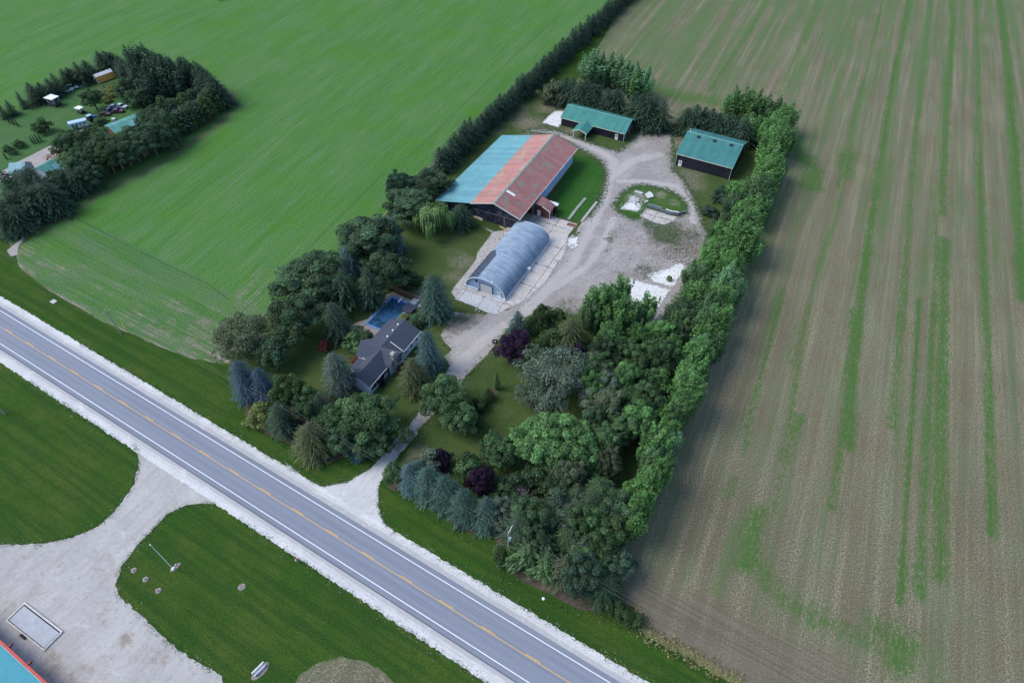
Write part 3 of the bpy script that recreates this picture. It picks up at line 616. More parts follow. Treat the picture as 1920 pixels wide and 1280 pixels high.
def cards_mesh(name, cen, nrm, size, tint, aspect=0.7, up=None, seed=0):
    """many small leaf-clump faces: centre, facing direction, size"""
    rs = np.random.RandomState(seed); n = len(cen)
    nrm = nrm / (np.linalg.norm(nrm, axis=1, keepdims=True) + 1e-9)
    ref = rs.normal(size=(n, 3)) if up is None else up
    a = np.cross(nrm, ref); a /= (np.linalg.norm(a, axis=1, keepdims=True) + 1e-9)
    b = np.cross(nrm, a)
    sa = (size * 0.5)[:, None] * a; sb = (size * 0.5 * aspect)[:, None] * b
    j = lambda: 1 + 0.35 * (rs.rand(n, 1) - 0.5)
    q = np.stack([cen - sa * j(), cen - sb * j(), cen + sa * j(), cen + sb * j()], 1).reshape(-1, 3)
    me = bpy.data.meshes.new(name); me.vertices.add(4 * n); me.vertices.foreach_set('co', q.astype(np.float32).ravel())
    me.loops.add(4 * n); me.loops.foreach_set('vertex_index', np.arange(4 * n, dtype=np.int32))
    me.polygons.add(n); me.polygons.foreach_set('loop_start', np.arange(0, 4 * n, 4, dtype=np.int32))
    me.update(calc_edges=True)
    at = me.attributes.new('tint', 'FLOAT', 'POINT'); at.data.foreach_set('value', np.repeat(np.clip(tint, 0, 1), 4).astype(np.float32))
    return me
def dirs(rs, n): 
    v = rs.normal(size=(n, 3)); return v / np.linalg.norm(v, axis=1, keepdims=True)
def mesh_of(mb, name):
    me = bpy.data.meshes.new(name); me.from_pydata(mb.v, [], mb.f); me.update(); return me
PROTO = {}
def reg(kind, crown, trunk, R, H): PROTO.setdefault(kind, []).append((crown, trunk, R, H))

def broad(kind, seed, R=5.0, H=11.0, z0=0.22, nl=64, lr=0.22, per=185, card=0.4, squash=1.0, open_=0.0, limbcol=None, flat=0.0):
    """round-headed tree: limbs that end in leafy lobes, lobes of uneven size with gaps between"""
    rs = np.random.RandomState(seed); cz = H * (1 + z0) / 2; rz = H * (1 - z0) / 2
    L = []
    for k in range(nl):
        t = (k + 0.5) / nl; ph = math.acos(1 - 1.75 * t); az = k * 2.39996 + rs.uniform(-.3, .3)
        rr = rs.uniform(0.5, 0.98) * (1 + 0.18 * math.sin(3 * az + seed)); 
        c = np.array([R * rr * math.sin(ph) * math.cos(az), R * rr * math.sin(ph) * math.sin(az), cz + rz * rr * math.cos(ph) * squash])
        L.append((c, R * lr * rs.uniform(0.65, 1.25), rs.rand()))
    cen, nr, sz, tn = [], [], [], []
    for c, r, tl in L:
        n = int(per * (r / (R * lr)) ** 2 * (1 - open_)); d = dirs(rs, n); d[:, 2] = np.where(d[:, 2] < -0.35, -d[:, 2], d[:, 2])
        rad_ = r * (0.55 + 0.55 * rs.rand(n) ** 0.5)
        p = c + d * rad_[:, None] * np.array([1, 1, 0.8]); cen.append(p)
        nr.append(d + 0.55 * rs.normal(size=(n, 3)) + np.array([0, 0, 0.25])); sz.append(card * rs.uniform(0.6, 1.35, n)); tn.append(0.55 * tl + 0.45 * rs.rand(n))
    crown = cards_mesh(kind + '_crown', np.concatenate(cen), np.concatenate(nr), np.concatenate(sz), np.concatenate(tn), 0.75, seed=seed)
    tb = MB(); tr = 0.035 * H * (0.7 + R / 12); top = cz * 0.95
    tb.tube([(0, 0, -0.2), (0.1, 0.05, H * 0.2), (0.2 * rs.normal(), 0.2 * rs.normal(), top * 0.75), (0, 0, top * 1.15)], [tr, tr * 0.75, tr * 0.45, tr * 0.12], 7)
    for k in range(0, nl, 1 if open_ > .2 else 2):
        c = L[k][0]; s0 = min(top * 0.8, max(H * 0.15, c[2] * 0.55)); mid = (c[0] * 0.5, c[1] * 0.5, (s0 + c[2]) / 2 + 0.06 * H)
        tb.tube([(0, 0, s0), mid, tuple(c)], [tr * 0.4, tr * 0.24, tr * 0.07], 5)
        if open_ > .2:
            for q in range(3):
                e = c + dirs(rs, 1)[0] * L[k][1] * 1.1; tb.tube([mid, tuple((c + np.array(mid)) / 2 + 0.2), tuple(e)], [tr * 0.15, tr * 0.1, tr * 0.03], 4)
    reg(kind, crown, mesh_of(tb, kind + '_trunk'), R, H)

def conifer(kind, seed, R=3.3, H=12.0, step=0.46, nb=12, card=0.48, droop=0.3, power=0.52, base=0.03, ragged=0.27, dense=1.0, bulge=0.0):
    """whorls of drooping branches, each a row of needle sprays that narrows to its tip"""
    rs = np.random.RandomState(seed); cen, nr, sz, tn, up = [], [], [], [], []
    tb = MB(); tb.tube([(0, 0, -0.2), (0, 0, H * 0.5), (0, 0, H * 0.97)], [0.022 * H, 0.013 * H, 0.003 * H], 7)
    z = base * H; lv = 0
    while z < H * 0.985:
        t = z / H; r0 = R * ((1 - t) ** power) * (1 + bulge * math.sin(math.pi * min(1, t * 1.6)))
        if t < 0.12: r0 *= 0.82 + 1.5 * t
        n = max(4, int(nb * (0.45 + 0.55 * r0 / R)))
        for k in range(n):
            az = 2 * math.pi * (k + 0.5 * (lv % 2)) / n + rs.uniform(-.22, .22); r = r0 * rs.uniform(1 - ragged * 1.6, 1 + ragged)
            dx, dy = math.cos(az), math.sin(az); m = max(2, int(r / 0.30 * dense)); tb_ = rs.rand()
            for i in range(m):
                f = (i + 0.6) / m
                if f < 0.25 and r > 1.2: continue
                wd = (1 - f) * 0.42 * r * 0.55 + 0.05
                for sgn in ((-1, 1) if wd > 0.16 else (0,)):
                    off = sgn * wd * rs.uniform(0.35, 1.0)
                    zz = z - droop * r * f ** 1.4 + 0.10 * r * math.sin(f * 3.1) + rs.uniform(-.06, .06) - abs(off) * 0.12
                    cen.append((dx * r * f - dy * off, dy * r * f + dx * off, zz))
                    nr.append((dx * 0.55 - dy * off * .5 + rs.normal() * .3, dy * 0.55 + dx * off * .5 + rs.normal() * .3, 0.85))
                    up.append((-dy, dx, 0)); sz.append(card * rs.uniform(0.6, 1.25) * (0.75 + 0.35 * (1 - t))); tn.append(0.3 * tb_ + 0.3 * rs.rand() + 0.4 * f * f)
            if r > 1.4 and lv % 3 == 0:
                tb.tube([(0, 0, z), (dx * r * 0.5, dy * r * 0.5, z - droop * r * 0.38), (dx * r * 0.9, dy * r * 0.9, z - droop * r * .86)], [0.05, 0.03, 0.012], 4)
        z += step * rs.uniform(0.8, 1.2) * (0.65 + 0.5 * (1 - t)); lv += 1
    n = 14; 
    for k in range(n): cen.append((rs.normal() * .06, rs.normal() * .06, H * (0.97 + 0.035 * k / n))); nr.append(tuple(rs.normal(size=3))); up.append((1, 0.2, 0)); sz.append(card * 0.5); tn.append(.8)
    crown = cards_mesh(kind + '_crown', np.array(cen), np.array(nr), np.array(sz), np.array(tn), 0.5, up=np.array(up, float), seed=seed)
    reg(kind, crown, mesh_of(tb, kind + '_trunk'), R, H)

def poplar(kind, seed, R=3.2, H=14.0, nl=14, per=380, card=0.42, lean=0.0):
    """several upright plumes with ragged tips over a leafy skirt"""
    rs = np.random.RandomState(seed); cen, nr, sz, tn = [], [], [], []; tb = MB()
    tb.tube([(0, 0, -0.2), (0, 0, H * 0.3), (lean * .4, 0, H * 0.7)], [0.02 * H, 0.016 * H, 0.006 * H], 7)
    for k in range(nl):
        az = k * 2.4 + rs.uniform(-.4, .4); f = math.sqrt((k + .3) / nl); top = H * (1.0 - 0.5 * f * rs.uniform(0.55, 1.15))
        ln = H * rs.uniform(0.2, 0.34); bx, by = R * f * 0.85 * math.cos(az) + lean * top / H, R * f * 0.85 * math.sin(az); rl = R * rs.uniform(0.17, 0.30)
        n = int(per * rs.uniform(.7, 1.2)); d = dirs(rs, n); tl = rs.rand()
        p = np.array([bx, by, top - ln]) + d * np.array([rl, rl, ln]) * (0.5 + 0.6 * rs.rand(n, 1) ** .5)
        p[:, 0] += 0.12 * (p[:, 2] - (top - ln)) * math.cos(az); p[:, 1] += 0.12 * (p[:, 2] - (top - ln)) * math.sin(az)
        cen.append(p); nr.append(d * np.array([1, 1, .6]) + 0.6 * rs.normal(size=(n, 3)) + np.array([0, 0, .3])); sz.append(card * rs.uniform(.6, 1.3, n)); tn.append(.5 * tl + .5 * rs.rand(n))
        tb.tube([(0, 0, H * 0.12 + k * 0.02 * H), (bx * .6, by * .6, (top - ln) * .7), (bx, by, top - ln * 0.4)], [0.010 * H, 0.007 * H, 0.002 * H], 5)
    n = int(per * 4.2); d = dirs(rs, n); d[:, 2] = np.abs(d[:, 2]) * rs.choice([1, -1], n)
    p = np.array([0, 0, H * 0.42]) + d * np.array([R * .8, R * .8, H * .30]) * (0.62 + 0.45 * rs.rand(n, 1))
    cen.append(p); nr.append(d + 0.7 * rs.normal(size=(n, 3)) + np.array([0, 0, .3])); sz.append(card * rs.uniform(.6, 1.3, n)); tn.append(.15 + .6 * rs.rand(n))
    crown = cards_mesh(kind + '_crown', np.concatenate(cen), np.concatenate(nr), np.concatenate(sz), np.concatenate(tn), 0.75, seed=seed)
    reg(kind, crown, mesh_of(tb, kind + '_trunk'), R, H)

def willow(kind, seed, R=4.8, H=11.0):
    rs = np.random.RandomState(seed); cen, nr, sz, tn, up = [], [], [], [], []; tb = MB()
    tb.tube([(0, 0, -0.2), (0.2, 0, H * 0.3), (0, 0.2, H * 0.8)], [0.4, 0.3, 0.08], 7)
    for k in range(15):
        az = k * 2.4; r = R * rs.uniform(.25, .8); zt = H * (1 - 0.35 * (r / R) ** 2) * rs.uniform(.82, 1.0); lx, ly = r * math.cos(az), r * math.sin(az); tl = rs.rand()
        tb.tube([(0, 0, H * .3), (lx * .5, ly * .5, zt * .85), (lx, ly, zt * .95)], [.16, .1, .03], 5)
        for q in range(46):
            a2 = rs.uniform(0, 6.28); rr = R * .27 * math.sqrt(rs.rand()); sx, sy = lx + rr * math.cos(a2), ly + rr * math.sin(a2); ln = rs.uniform(2.0, 5.2); z0 = zt - rr * rr * .35 / max(.5, R * .1)
            m = int(ln / .34); t2 = rs.rand()
            for i in range(m):
                f = i / m; o = 0.25 * math.sin(f * 1.7)
                if z0 - ln * f < 0.5: break
                cen.append((sx + (sx) / (R) * o * 1.5, sy + (sy) / (R) * o * 1.5, z0 - ln * f)); nr.append((sx + rs.normal() * .8, sy + rs.normal() * .8, .8 + (1.5 if f < .12 else 0))); up.append((rs.normal() * .1, rs.normal() * .1, 1)); sz.append(.26 * rs.uniform(.8, 1.3)); tn.append(.4 * tl + .4 * t2 + .2 * (1 - f))
    # long axis of every face hangs downward
    crown = cards_mesh(kind + '_crown', np.array(cen), np.array(nr), np.array(sz), np.array(tn), 2.0, up=np.array(up), seed=seed)
    reg(kind, crown, mesh_of(tb, kind + '_trunk'), R, H)

def twiggy(kind, seed, R=2.0, H=3.0):
    rs = np.random.RandomState(seed); tb = MB(); tips = []
    for k in range(46):
        d = dirs(rs, 1)[0]; d[2] = abs(d[2]) + .35; d /= np.linalg.norm(d); e = d * np.array([R, R, H]) * rs.uniform(.7, 1.05); m = e * .5 + rs.normal(size=3) * .15
        tb.tube([(0, 0, 0), tuple(m), tuple(e)], [.05, .03, .01], 4)
        for q in range(4): e2 = e + rs.normal(size=3) * R * .22; tb.tube([tuple(m), tuple(e2)], [.02, .008], 3); tips.append(e2)
    tips = np.array(tips); n = len(tips) * 5; cen = np.repeat(tips, 5, 0) + rs.normal(size=(n, 3)) * .25
    crown = cards_mesh(kind + '_crown', cen, rs.normal(size=(n, 3)), np.full(n, .2), rs.rand(n), .5, seed=seed)
    reg(kind, crown, mesh_of(tb, kind + '_trunk'), R, H)

for s_ in (1, 2, 3, 50, 51): broad('broad', s_, 5.0, 11.0)
for s_ in (4, 5, 10): broad('tallbroad', s_, 4.2, 13.0, z0=0.12, nl=66, lr=0.24)
broad('openbroad', 6, 8.0, 11.0, z0=0.25, nl=70, lr=0.2, per=150, card=0.4, open_=0.1)
broad('openbroad', 9, 6.0, 10.0, z0=0.25, nl=46, lr=0.21, per=120, card=0.4, open_=0.1)
for s_ in (7, 8): broad('shrub', s_, 2.2, 3.4, z0=-0.1, nl=18, lr=0.36, per=110, card=0.36)
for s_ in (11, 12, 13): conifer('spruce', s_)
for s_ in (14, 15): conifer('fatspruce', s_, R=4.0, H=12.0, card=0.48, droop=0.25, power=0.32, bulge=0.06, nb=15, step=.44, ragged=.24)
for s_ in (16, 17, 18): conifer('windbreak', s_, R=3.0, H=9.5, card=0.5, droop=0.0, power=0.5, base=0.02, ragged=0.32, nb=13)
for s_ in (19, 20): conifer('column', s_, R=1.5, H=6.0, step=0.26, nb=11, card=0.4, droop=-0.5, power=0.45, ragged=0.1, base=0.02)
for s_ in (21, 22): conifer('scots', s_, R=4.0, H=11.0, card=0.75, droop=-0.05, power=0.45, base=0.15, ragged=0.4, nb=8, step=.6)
for s_ in (31, 32, 33, 34, 37, 38): poplar('poplar', s_, nl=24, per=250, card=.4)
for s_ in (35, 36): poplar('slimpoplar', s_, R=2.0, H=14.0, nl=9, per=190)
willow('willow', 41); twiggy('twiggy', 42)

KN = {'broad': 'broadleaf_tree', 'tallbroad': 'broadleaf_tree', 'openbroad': 'broadleaf_tree', 'shrub': 'shrub', 'spruce': 'spruce_tree', 'fatspruce': 'spruce_tree', 'windbreak': 'conifer_tree',
      'column': 'cedar_tree', 'scots': 'pine_tree', 'poplar': 'poplar_tree', 'slimpoplar': 'poplar_tree', 'willow': 'willow_tree', 'twiggy': 'shrub'}
_pm = {}
WF = {'spruce': 1.35, 'fatspruce': 1.18, 'scots': 1.25, 'column': 1.3, 'willow': 1.1, 'broad': 1.22, 'tallbroad': 1.22, 'openbroad': 1.15, 'poplar': 1.3, 'slimpoplar': 1.3, 'twiggy': 1.1}
def place(kind, X, Y, R, H, mat, label, group=None, tilt=0.0, tdir=0.0, name=None, seedv=None):
    vs = PROTO[kind]; i = RNG.randrange(len(vs)) if seedv is None else seedv % len(vs); crown, trunk, r0, h0 = vs[i]
    key = (kind, i, mat)
    if key not in _pm:
        cm = crown.copy(); cm.name = kind + '_crown'; cm.materials.append(LM[mat]); tm = trunk.copy(); tm.materials.append(M['palebark'] if kind in ('openbroad', 'poplar', 'slimpoplar', 'twiggy') else M['bark']); _pm[key] = (cm, tm)
    cm, tm = _pm[key]; nm = name or KN[kind]
    cat = 'shrub' if nm == 'shrub' else 'tree'
    e = empty(nm, (X, Y, 0), RNG.uniform(0, 6.28), label, cat, group)
    e.scale = (R / r0, R / r0, H / h0)
    if tilt:
        e.rotation_mode = 'QUATERNION'
        from mathutils import Quaternion
        e.rotation_quaternion = Quaternion((-math.sin(tdir), math.cos(tdir), 0), tilt) @ Quaternion((0, 0, 1), RNG.uniform(0, 6.28))
    obj('crown', cm, None, e); obj('trunk', tm, None, e)
    return e
def tree(kind, cx, cy, wpx, H, mat, label, group=None, zf=0.5, **k):
    """(cx,cy): middle of the crown in the photograph, wpx its width there"""
    X, Y = P(cx, cy, H * zf); R = WF.get(kind, 1.2) * wpx * mpp(X, Y, H * zf) / 2
    return place(kind, X, Y, R, H, mat, label, group, **k)

# --- west group beside pool and barn
T = [
 ('broad', 590, 530, 110, 12, 'broad', 'wide dark broadleaf tree nearest the green crop, west of the pool'),
 ('broad', 558, 600, 84, 11, 'broad', 'dark rounded tree at the crop edge below the wide one, left of the red shrub'),
 ('fatspruce', 628, 600, 52, 12, 'spruce', 'dusky green spruce with brown bare lower limbs, left of the pool deck'),
 ('scots', 645, 548, 66, 12, 'pine', 'dark pine beside the upper left pool corner'),
 ('tallbroad', 690, 452, 92, 13, 'broad', 'large dark broadleaf tree down the crop edge from the willow'),
 ('broad', 722, 512, 76, 12, 'broad', 'dark broadleaf tree behind the wooden garden fence'),
 ('spruce', 692, 540, 52, 13, 'pine', 'narrow dark conifer standing over the head of the pool'),
 ('fatspruce', 655, 485, 48, 9, 'blue', 'small blue spruce half buried among dark trees at the crop edge'),
 ('spruce', 740, 440, 38, 12, 'blue', 'slim blue spruce between the willow and the dark crop-edge tree'),
 ('shrub', 767, 522, 40, 4, 'cedar', 'round green bush by the lawn behind the wooden garden fence'),
 ('broad', 805, 350, 66, 9, 'broad', 'rounded dark tree at the barn roof corner, last before the windbreak'),
 ('tallbroad', 766, 390, 72, 11, 'broad', 'dark tall tree immediately left of the willow'),
 ('broad', 748, 352, 44, 10, 'pine', 'dark tree on the crop edge above the willow'),
 ('fatspruce', 863, 405, 48, 8, 'pine', 'dark conical tree at the black gable wall of the barn'),
 ('openbroad', 462, 640, 110, 11, 'olivebroad', 'olive brown loose-crowned tree at the corner of the green crop'),
 ('broad', 510, 665, 60, 9, 'broad', 'dark green tree leaning over the lawn beside the olive brown one'),
 ('fatspruce', 458, 712, 56, 13, 'deepblue', 'deep blue spruce, leftmost of the pair by the roadside verge'),
 ('fatspruce', 494, 722, 48, 12, 'deepblue', 'deep blue spruce, right one of the roadside pair'),
 ('fatspruce', 634, 698, 66, 13, 'greyspruce', 'big grey-green spruce against the south-west end of the house'),
 ('shrub', 672, 636, 48, 4, 'mid', 'round pale green bush beside the paved pool corner'),
 ('shrub', 608, 648, 20, 2.4, 'red', 'dark red shrub on the shaded lawn west of the house'),
 ('shrub', 668, 677, 18, 2.2, 'red', 'small orange-brown shrub at the white gable of the house'),
 ('fatspruce', 815, 556, 60, 15, 'teal', 'tallest blue-green spruce, between the pool fence and the arched steel shed'),
 ('fatspruce', 803, 657, 50, 14, 'blue', 'pale blue spruce at the north-east corner of the house'),
 ('fatspruce', 775, 702, 56, 11, 'olive', 'olive tinted spruce in front of the house windows'),
 ('broad', 684, 786, 100, 10, 'mid', 'big round broadleaf tree in front of the house, largest by the drive'),
 ('broad', 632, 788, 56, 8, 'mid', 'rounded tree directly left of the biggest one in front of the house'),
 ('broad', 543, 742, 58, 10, 'cedar', 'yellow-green topped tree right of the deep blue spruces'),
 ('broad', 580, 765, 50, 9, 'mid', 'middle sized green tree behind the tall wire pole'),
 ('fatspruce', 603, 765, 36, 10, 'spruce', 'dark spruce squeezed between rounded trees before the house'),
 ('fatspruce', 526, 784, 54, 9, 'spruce', 'dark spruce whose foot reaches the mulch beside the verge'),
 ('shrub', 486, 782, 42, 5, 'yellow', 'yellow-green bush below the deep blue spruces'),
 ('fatspruce', 585, 823, 76, 9, 'olive', 'broad olive cedar at the front of the roadside bed'),
 ('broad', 642, 822, 56, 8, 'broad', 'dark low tree between the olive cedar and the little blue spruce'),
 ('spruce', 668, 846, 26, 6, 'deepblue', 'little bright blue spruce on the mown verge by the drive'),
 ('broad', 700, 834, 54, 6, 'broad', 'dark loose shrub tree beside the mouth of the drive'),
 ('broad', 832, 752, 76, 9, 'mid', 'rounded tree overhanging the right side of the drive'),
 ('broad', 862, 788, 56, 8, 'mid', 'rounded tree joined to the driveway tree, further from the drive'),
 ('openbroad', 758, 818, 36, 5, 'mid', 'small thin-leaved tree over the narrow part of the drive'),
 ('column', 884, 764, 15, 4.5, 'cedar', 'narrow column cedar nearest the driveway trees'),
 ('shrub', 898, 758, 26, 3.2, 'cedar', 'low dark cedar bush second in the row on the lawn'),
 ('column', 914, 738, 24, 4.2, 'cedar', 'squat dark cedar third in the row on the lawn'),
 ('column', 931, 714, 14, 6, 'cedar', 'tallest thin cedar at the far end of the row on the lawn'),
 ('shrub', 882, 792, 34, 3, 'cedar', 'dark bush at the foot of the cedar row'),
 # hedge by the road, right of the drive
 ('broad', 739, 890, 32, 6, 'mid', 'small green tree at the left end of the roadside spruce hedge'),
 ('fatspruce', 770, 894, 48, 9, 'blue', 'bright blue spruce leading the roadside hedge'),
 ('fatspruce', 802, 904, 62, 10, 'teal', 'blue-green spruce second in the roadside hedge'),
 ('fatspruce', 834, 920, 60, 10, 'teal', 'blue-green spruce third in the roadside hedge'),
 ('fatspruce', 868, 946, 58, 10, 'teal', 'spruce with layered green boughs fourth in the roadside hedge'),
 ('fatspruce', 912, 960, 60, 9, 'teal', 'wide layered spruce fifth in the roadside hedge, below the purple tree'),
 ('shrub', 803, 868, 42, 5, 'grey', 'pale grey-green bush behind the head of the roadside hedge'),
 ('shrub', 831, 862, 28, 5, 'purple', 'small purple shrub alone by the lawn behind the hedge'),
 ('broad', 904, 906, 44, 7, 'purple', 'purple-leaved tree standing in the roadside hedge'),
 ('shrub', 887, 936, 12, 3, 'red', 'thin rust-brown bush between hedge spruces'),
 ('broad', 945, 966, 50, 7, 'grey', 'grey-green weeping bush near the pole with the transformer'),
 ('twiggy', 976, 930, 32, 4, 'smoke', 'pale smoky grey plumed bush'),
 ('broad', 985, 966, 60, 8, 'broad', 'dark tree right of the smoky grey bush'),
 ('shrub', 952, 1040, 48, 3.5, 'cedar', 'green shrub in the corner of the bed under the right pole'),
 ('fatspruce', 786, 886, 44, 8, 'teal', 'smaller dark spruce tucked behind the first two hedge spruces'),
 ('fatspruce', 850, 926, 46, 9, 'teal', 'spruce squeezed between the third and fourth hedge spruces'),
 ('fatspruce', 889, 956, 46, 8, 'spruce', 'darker green spruce squeezed between the last two hedge spruces'),
 # middle of the property
 ('broad', 965, 655, 56, 9, 'purple', 'large round purple-leaved tree beside the drive'),
 ('spruce', 971, 606, 40, 9, 'teal', 'blue-green spruce directly behind the large purple tree'),
 ('column', 994, 608, 26, 6, 'cedar', 'dark upright cedar beside the blue-green spruce'),
 ('broad', 1017, 596, 36, 7, 'cedar', 'rounded dark cedar bush at the yard edge, second of three'),
 ('shrub', 1043, 600, 34, 5, 'cedar', 'green rounded bush at the yard edge, last of three'),
 ('fatspruce', 1070, 622, 58, 8, 'olive', 'feathery olive pine at the south edge of the yard'),
 ('shrub', 1030, 640, 44, 4, 'cedar', 'low dark green juniper behind the large purple tree'),
 ('broad', 1080, 678, 36, 8, 'purple', 'dark purple tree behind the wide spreading grey-green tree'),
 ('openbroad', 1038, 706, 130, 11, 'grey', 'wide spreading grey-green tree with pale limbs on the lawn'),
 ('openbroad', 1000, 745, 60, 7, 'grey', 'drooping grey-green tree at the lawn side of the wide spreading one'),
 ('shrub', 925, 838, 44, 6, 'mid', 'small green tree left of the light green trees on the lawn'),
 ('broad', 940, 850, 58, 9, 'mid', 'green tree with a pale yellow top at the lawn edge'),
 ('broad', 1012, 832, 92, 12, 'light', 'light green tree at the lawn edge, left of two'),
 ('broad', 1065, 838, 84, 12, 'light', 'light green tree at the lawn edge, right of two'),
 ('shrub', 880, 876, 48, 6, 'mid', 'low green tree between the lawn and the purple hedge tree'),
 ('willow', 812, 408, 74, 11, 'willow', 'yellow-green weeping willow beside the barn'),
 # yard-side poplars
 ('poplar', 1128, 568, 56, 14, 'bright', 'bright green poplar cluster in front of the ruined white floor'),
 ('slimpoplar', 1165, 545, 34, 15, 'bright', 'tallest spire of the poplars before the ruined white floor'),
 ('poplar', 1168, 585, 42, 13, 'bright', 'lower bright poplar at the middle of the ruined floor group'),
 ('slimpoplar', 1214, 575, 34, 13, 'bright', 'slim bright poplar right of the ruined floor group'),
 ('poplar', 1108, 590, 36, 11, 'mid', 'darker green poplar at the left foot of the yard group'),
 ('slimpoplar', 1190, 592, 28, 11, 'mid', 'short poplar between the two taller ruined floor spires'),
]
for t in T: tree(*t[:7])
def row(kind, pts, n, wpx, H, mat, label, group, jit=4, jh=.15, mats=None, kinds=None, tilt=0.0, tdir=0.0):
    """n trees spread along a line given in the photograph"""
    seg = [math.dist(pts[i], pts[i + 1]) for i in range(len(pts) - 1)]; L = sum(seg)
    for k in range(n):
        t = (k + .5) / n * L; i = 0
        while i < len(seg) - 1 and t > seg[i]: t -= seg[i]; i += 1
        f = t / seg[i]; x = pts[i][0] + (pts[i + 1][0] - pts[i][0]) * f + RNG.uniform(-jit, jit); y = pts[i][1] + (pts[i + 1][1] - pts[i][1]) * f + RNG.uniform(-jit, jit)
        tree(RNG.choice(kinds) if kinds else kind, x, y, wpx * RNG.uniform(.85, 1.18), H * RNG.uniform(1 - jh, 1 + jh), RNG.choice(mats) if mats else mat, label, group, tilt=tilt * RNG.uniform(.3, 1.2), tdir=tdir + RNG.uniform(-.4, .4))
# windbreak: even spacing in the world
a, b = Vector(P(826, 322)), Vector(P(1195, -14)); nW = 56
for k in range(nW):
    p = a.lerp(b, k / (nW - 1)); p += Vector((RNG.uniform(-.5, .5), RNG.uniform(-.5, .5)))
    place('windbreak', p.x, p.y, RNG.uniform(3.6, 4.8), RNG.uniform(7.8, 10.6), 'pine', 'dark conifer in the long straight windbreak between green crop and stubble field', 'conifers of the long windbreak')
G_E = 'tall poplars along the stubble field edge'
row('poplar', [(1462, 225), (1440, 300), (1416, 360), (1393, 430), (1368, 500), (1343, 575), (1316, 640), (1288, 710), (1258, 780), (1230, 850), (1200, 930), (1172, 985)], 66, 40, 13, 'bright', 'tall bright green poplar in the dense row against the stubble field', G_E, 11, .24, mats=['bright', 'bright', 'palegreen', 'bright', 'mid', 'light'], kinds=['poplar', 'poplar', 'slimpoplar'], tilt=.16, tdir=0.3)
row('poplar', [(1395, 350), (1345, 450), (1310, 540), (1270, 620), (1235, 700), (1195, 780)], 16, 46, 9.5, 'mid', 'darker tree filling the inner side of the poplar row', 'darker trees behind the poplar row', 8, .2, mats=['mid', 'broad', 'bright'], kinds=['poplar', 'broad'])
# windswept poplars behind the east shed
row('slimpoplar', [(1366, 190), (1395, 195), (1425, 200), (1450, 212), (1475, 225)], 9, 30, 13, 'bright', 'windswept leaning poplar behind the square green-roofed shed', 'windswept poplars behind the square shed', 3, .15, mats=['bright', 'mid'], tilt=.32, tdir=.6)
row('poplar', [(1400, 232), (1440, 245), (1470, 262)], 5, 44, 9, 'mid', 'low leafy tree under the windswept poplars', 'leafy undergrowth trees behind the square shed', 5, .15, mats=['mid', 'bright'])
row('spruce', [(1278, 225), (1300, 222), (1325, 226), (1350, 232), (1375, 240), (1398, 250)], 8, 46, 10, 'pine', 'dark spruce in the clump behind the square green-roofed shed', 'dark spruces behind the square shed', 3, .12)
# north clump behind long shed
row('spruce', [(1052, 168), (1075, 172), (1100, 178), (1125, 185), (1150, 192), (1170, 196)], 9, 44, 11, 'pine', 'dark spruce in the row behind the long green-roofed shed', 'dark spruces behind the long shed', 4, .14)
row('spruce', [(1185, 200), (1205, 205), (1228, 212), (1245, 214)], 6, 46, 12, 'pine', 'dark spruce in the tall clump at the right end of the long shed', 'dark spruces right of the long shed', 4, .12)
row('slimpoplar', [(1102, 128), (1122, 124), (1145, 126), (1165, 138), (1190, 150), (1212, 158)], 13, 32, 14, 'palegreen', 'pale green poplar rising behind the spruces of the long shed', 'pale poplars behind the long shed', 5, .12, mats=['palegreen', 'palegreen', 'bright'], tilt=.06)
row('shrub', [(1040, 165), (1032, 180)], 3, 34, 6, 'olivebroad', 'olive bush between the windbreak and the long shed spruces', 'olive bushes by the windbreak', 3)
# wood in the south-east of the property
wood = px((1130, 640), (1235, 650), (1225, 740), (1190, 830), (1150, 900), (1130, 960), (1060, 930), (1060, 890), (1110, 880), (1110, 790), (1085, 760), (1120, 700))
wood2 = px((1000, 975), (1120, 930), (1160, 960), (1150, 1060), (1135, 1118), (1100, 1128), (1035, 1100), (975, 1062), (970, 1010))
def fill(poly, mind, n, fn):
    got = []; xs = [p[0] for p in poly]; ys = [p[1] for p in poly]; tries = 0
    while len(got) < n and tries < 4000:
        tries += 1; x, y = RNG.uniform(min(xs), max(xs)), RNG.uniform(min(ys), max(ys))
        if sdist(np.array([x]), np.array([y]), poly)[0] < 0: continue
        if all(math.hypot(x - a, y - b) > mind for a, b in got): got.append((x, y)); fn(x, y)
fill(wood, 4.6, 34, lambda x, y: place(RNG.choice(['broad', 'tallbroad', 'poplar', 'broad']), x, y, RNG.uniform(2.9, 4.4), RNG.uniform(8, 12), RNG.choice(['broad', 'mid', 'mid', 'bright', 'mid', 'light', 'bright', 'olivebroad']), 'green broadleaf tree inside the mixed wood between lawn and poplar row', 'trees of the mixed wood'))
fill(wood2, 3.1, 46, lambda x, y: place(RNG.choice(['scots', 'fatspruce', 'scots', 'tallbroad', 'broad']), x, y, RNG.uniform(3.0, 4.4), RNG.uniform(7, 11), RNG.choice(['spruce', 'spruce', 'broad', 'mid', 'mid', 'olivebroad']), 'dark spruce or broadleaf tree in the dense corner clump near the road', 'trees of the dark roadside corner clump'))
row('openbroad', [(1100, 990), (1060, 945), (1085, 1040)], 3, 60, 9, 'grey', 'grey-green half-bare tree with pale limbs in the roadside corner clump', 'half-bare trees of the corner clump', 4)
row('shrub', [(1140, 1080), (1135, 1125), (1165, 1148), (1200, 1165)], 6, 30, 2.6, 'cedar', 'low bush on the bank at the stubble field corner', 'low bushes at the stubble corner', 3)
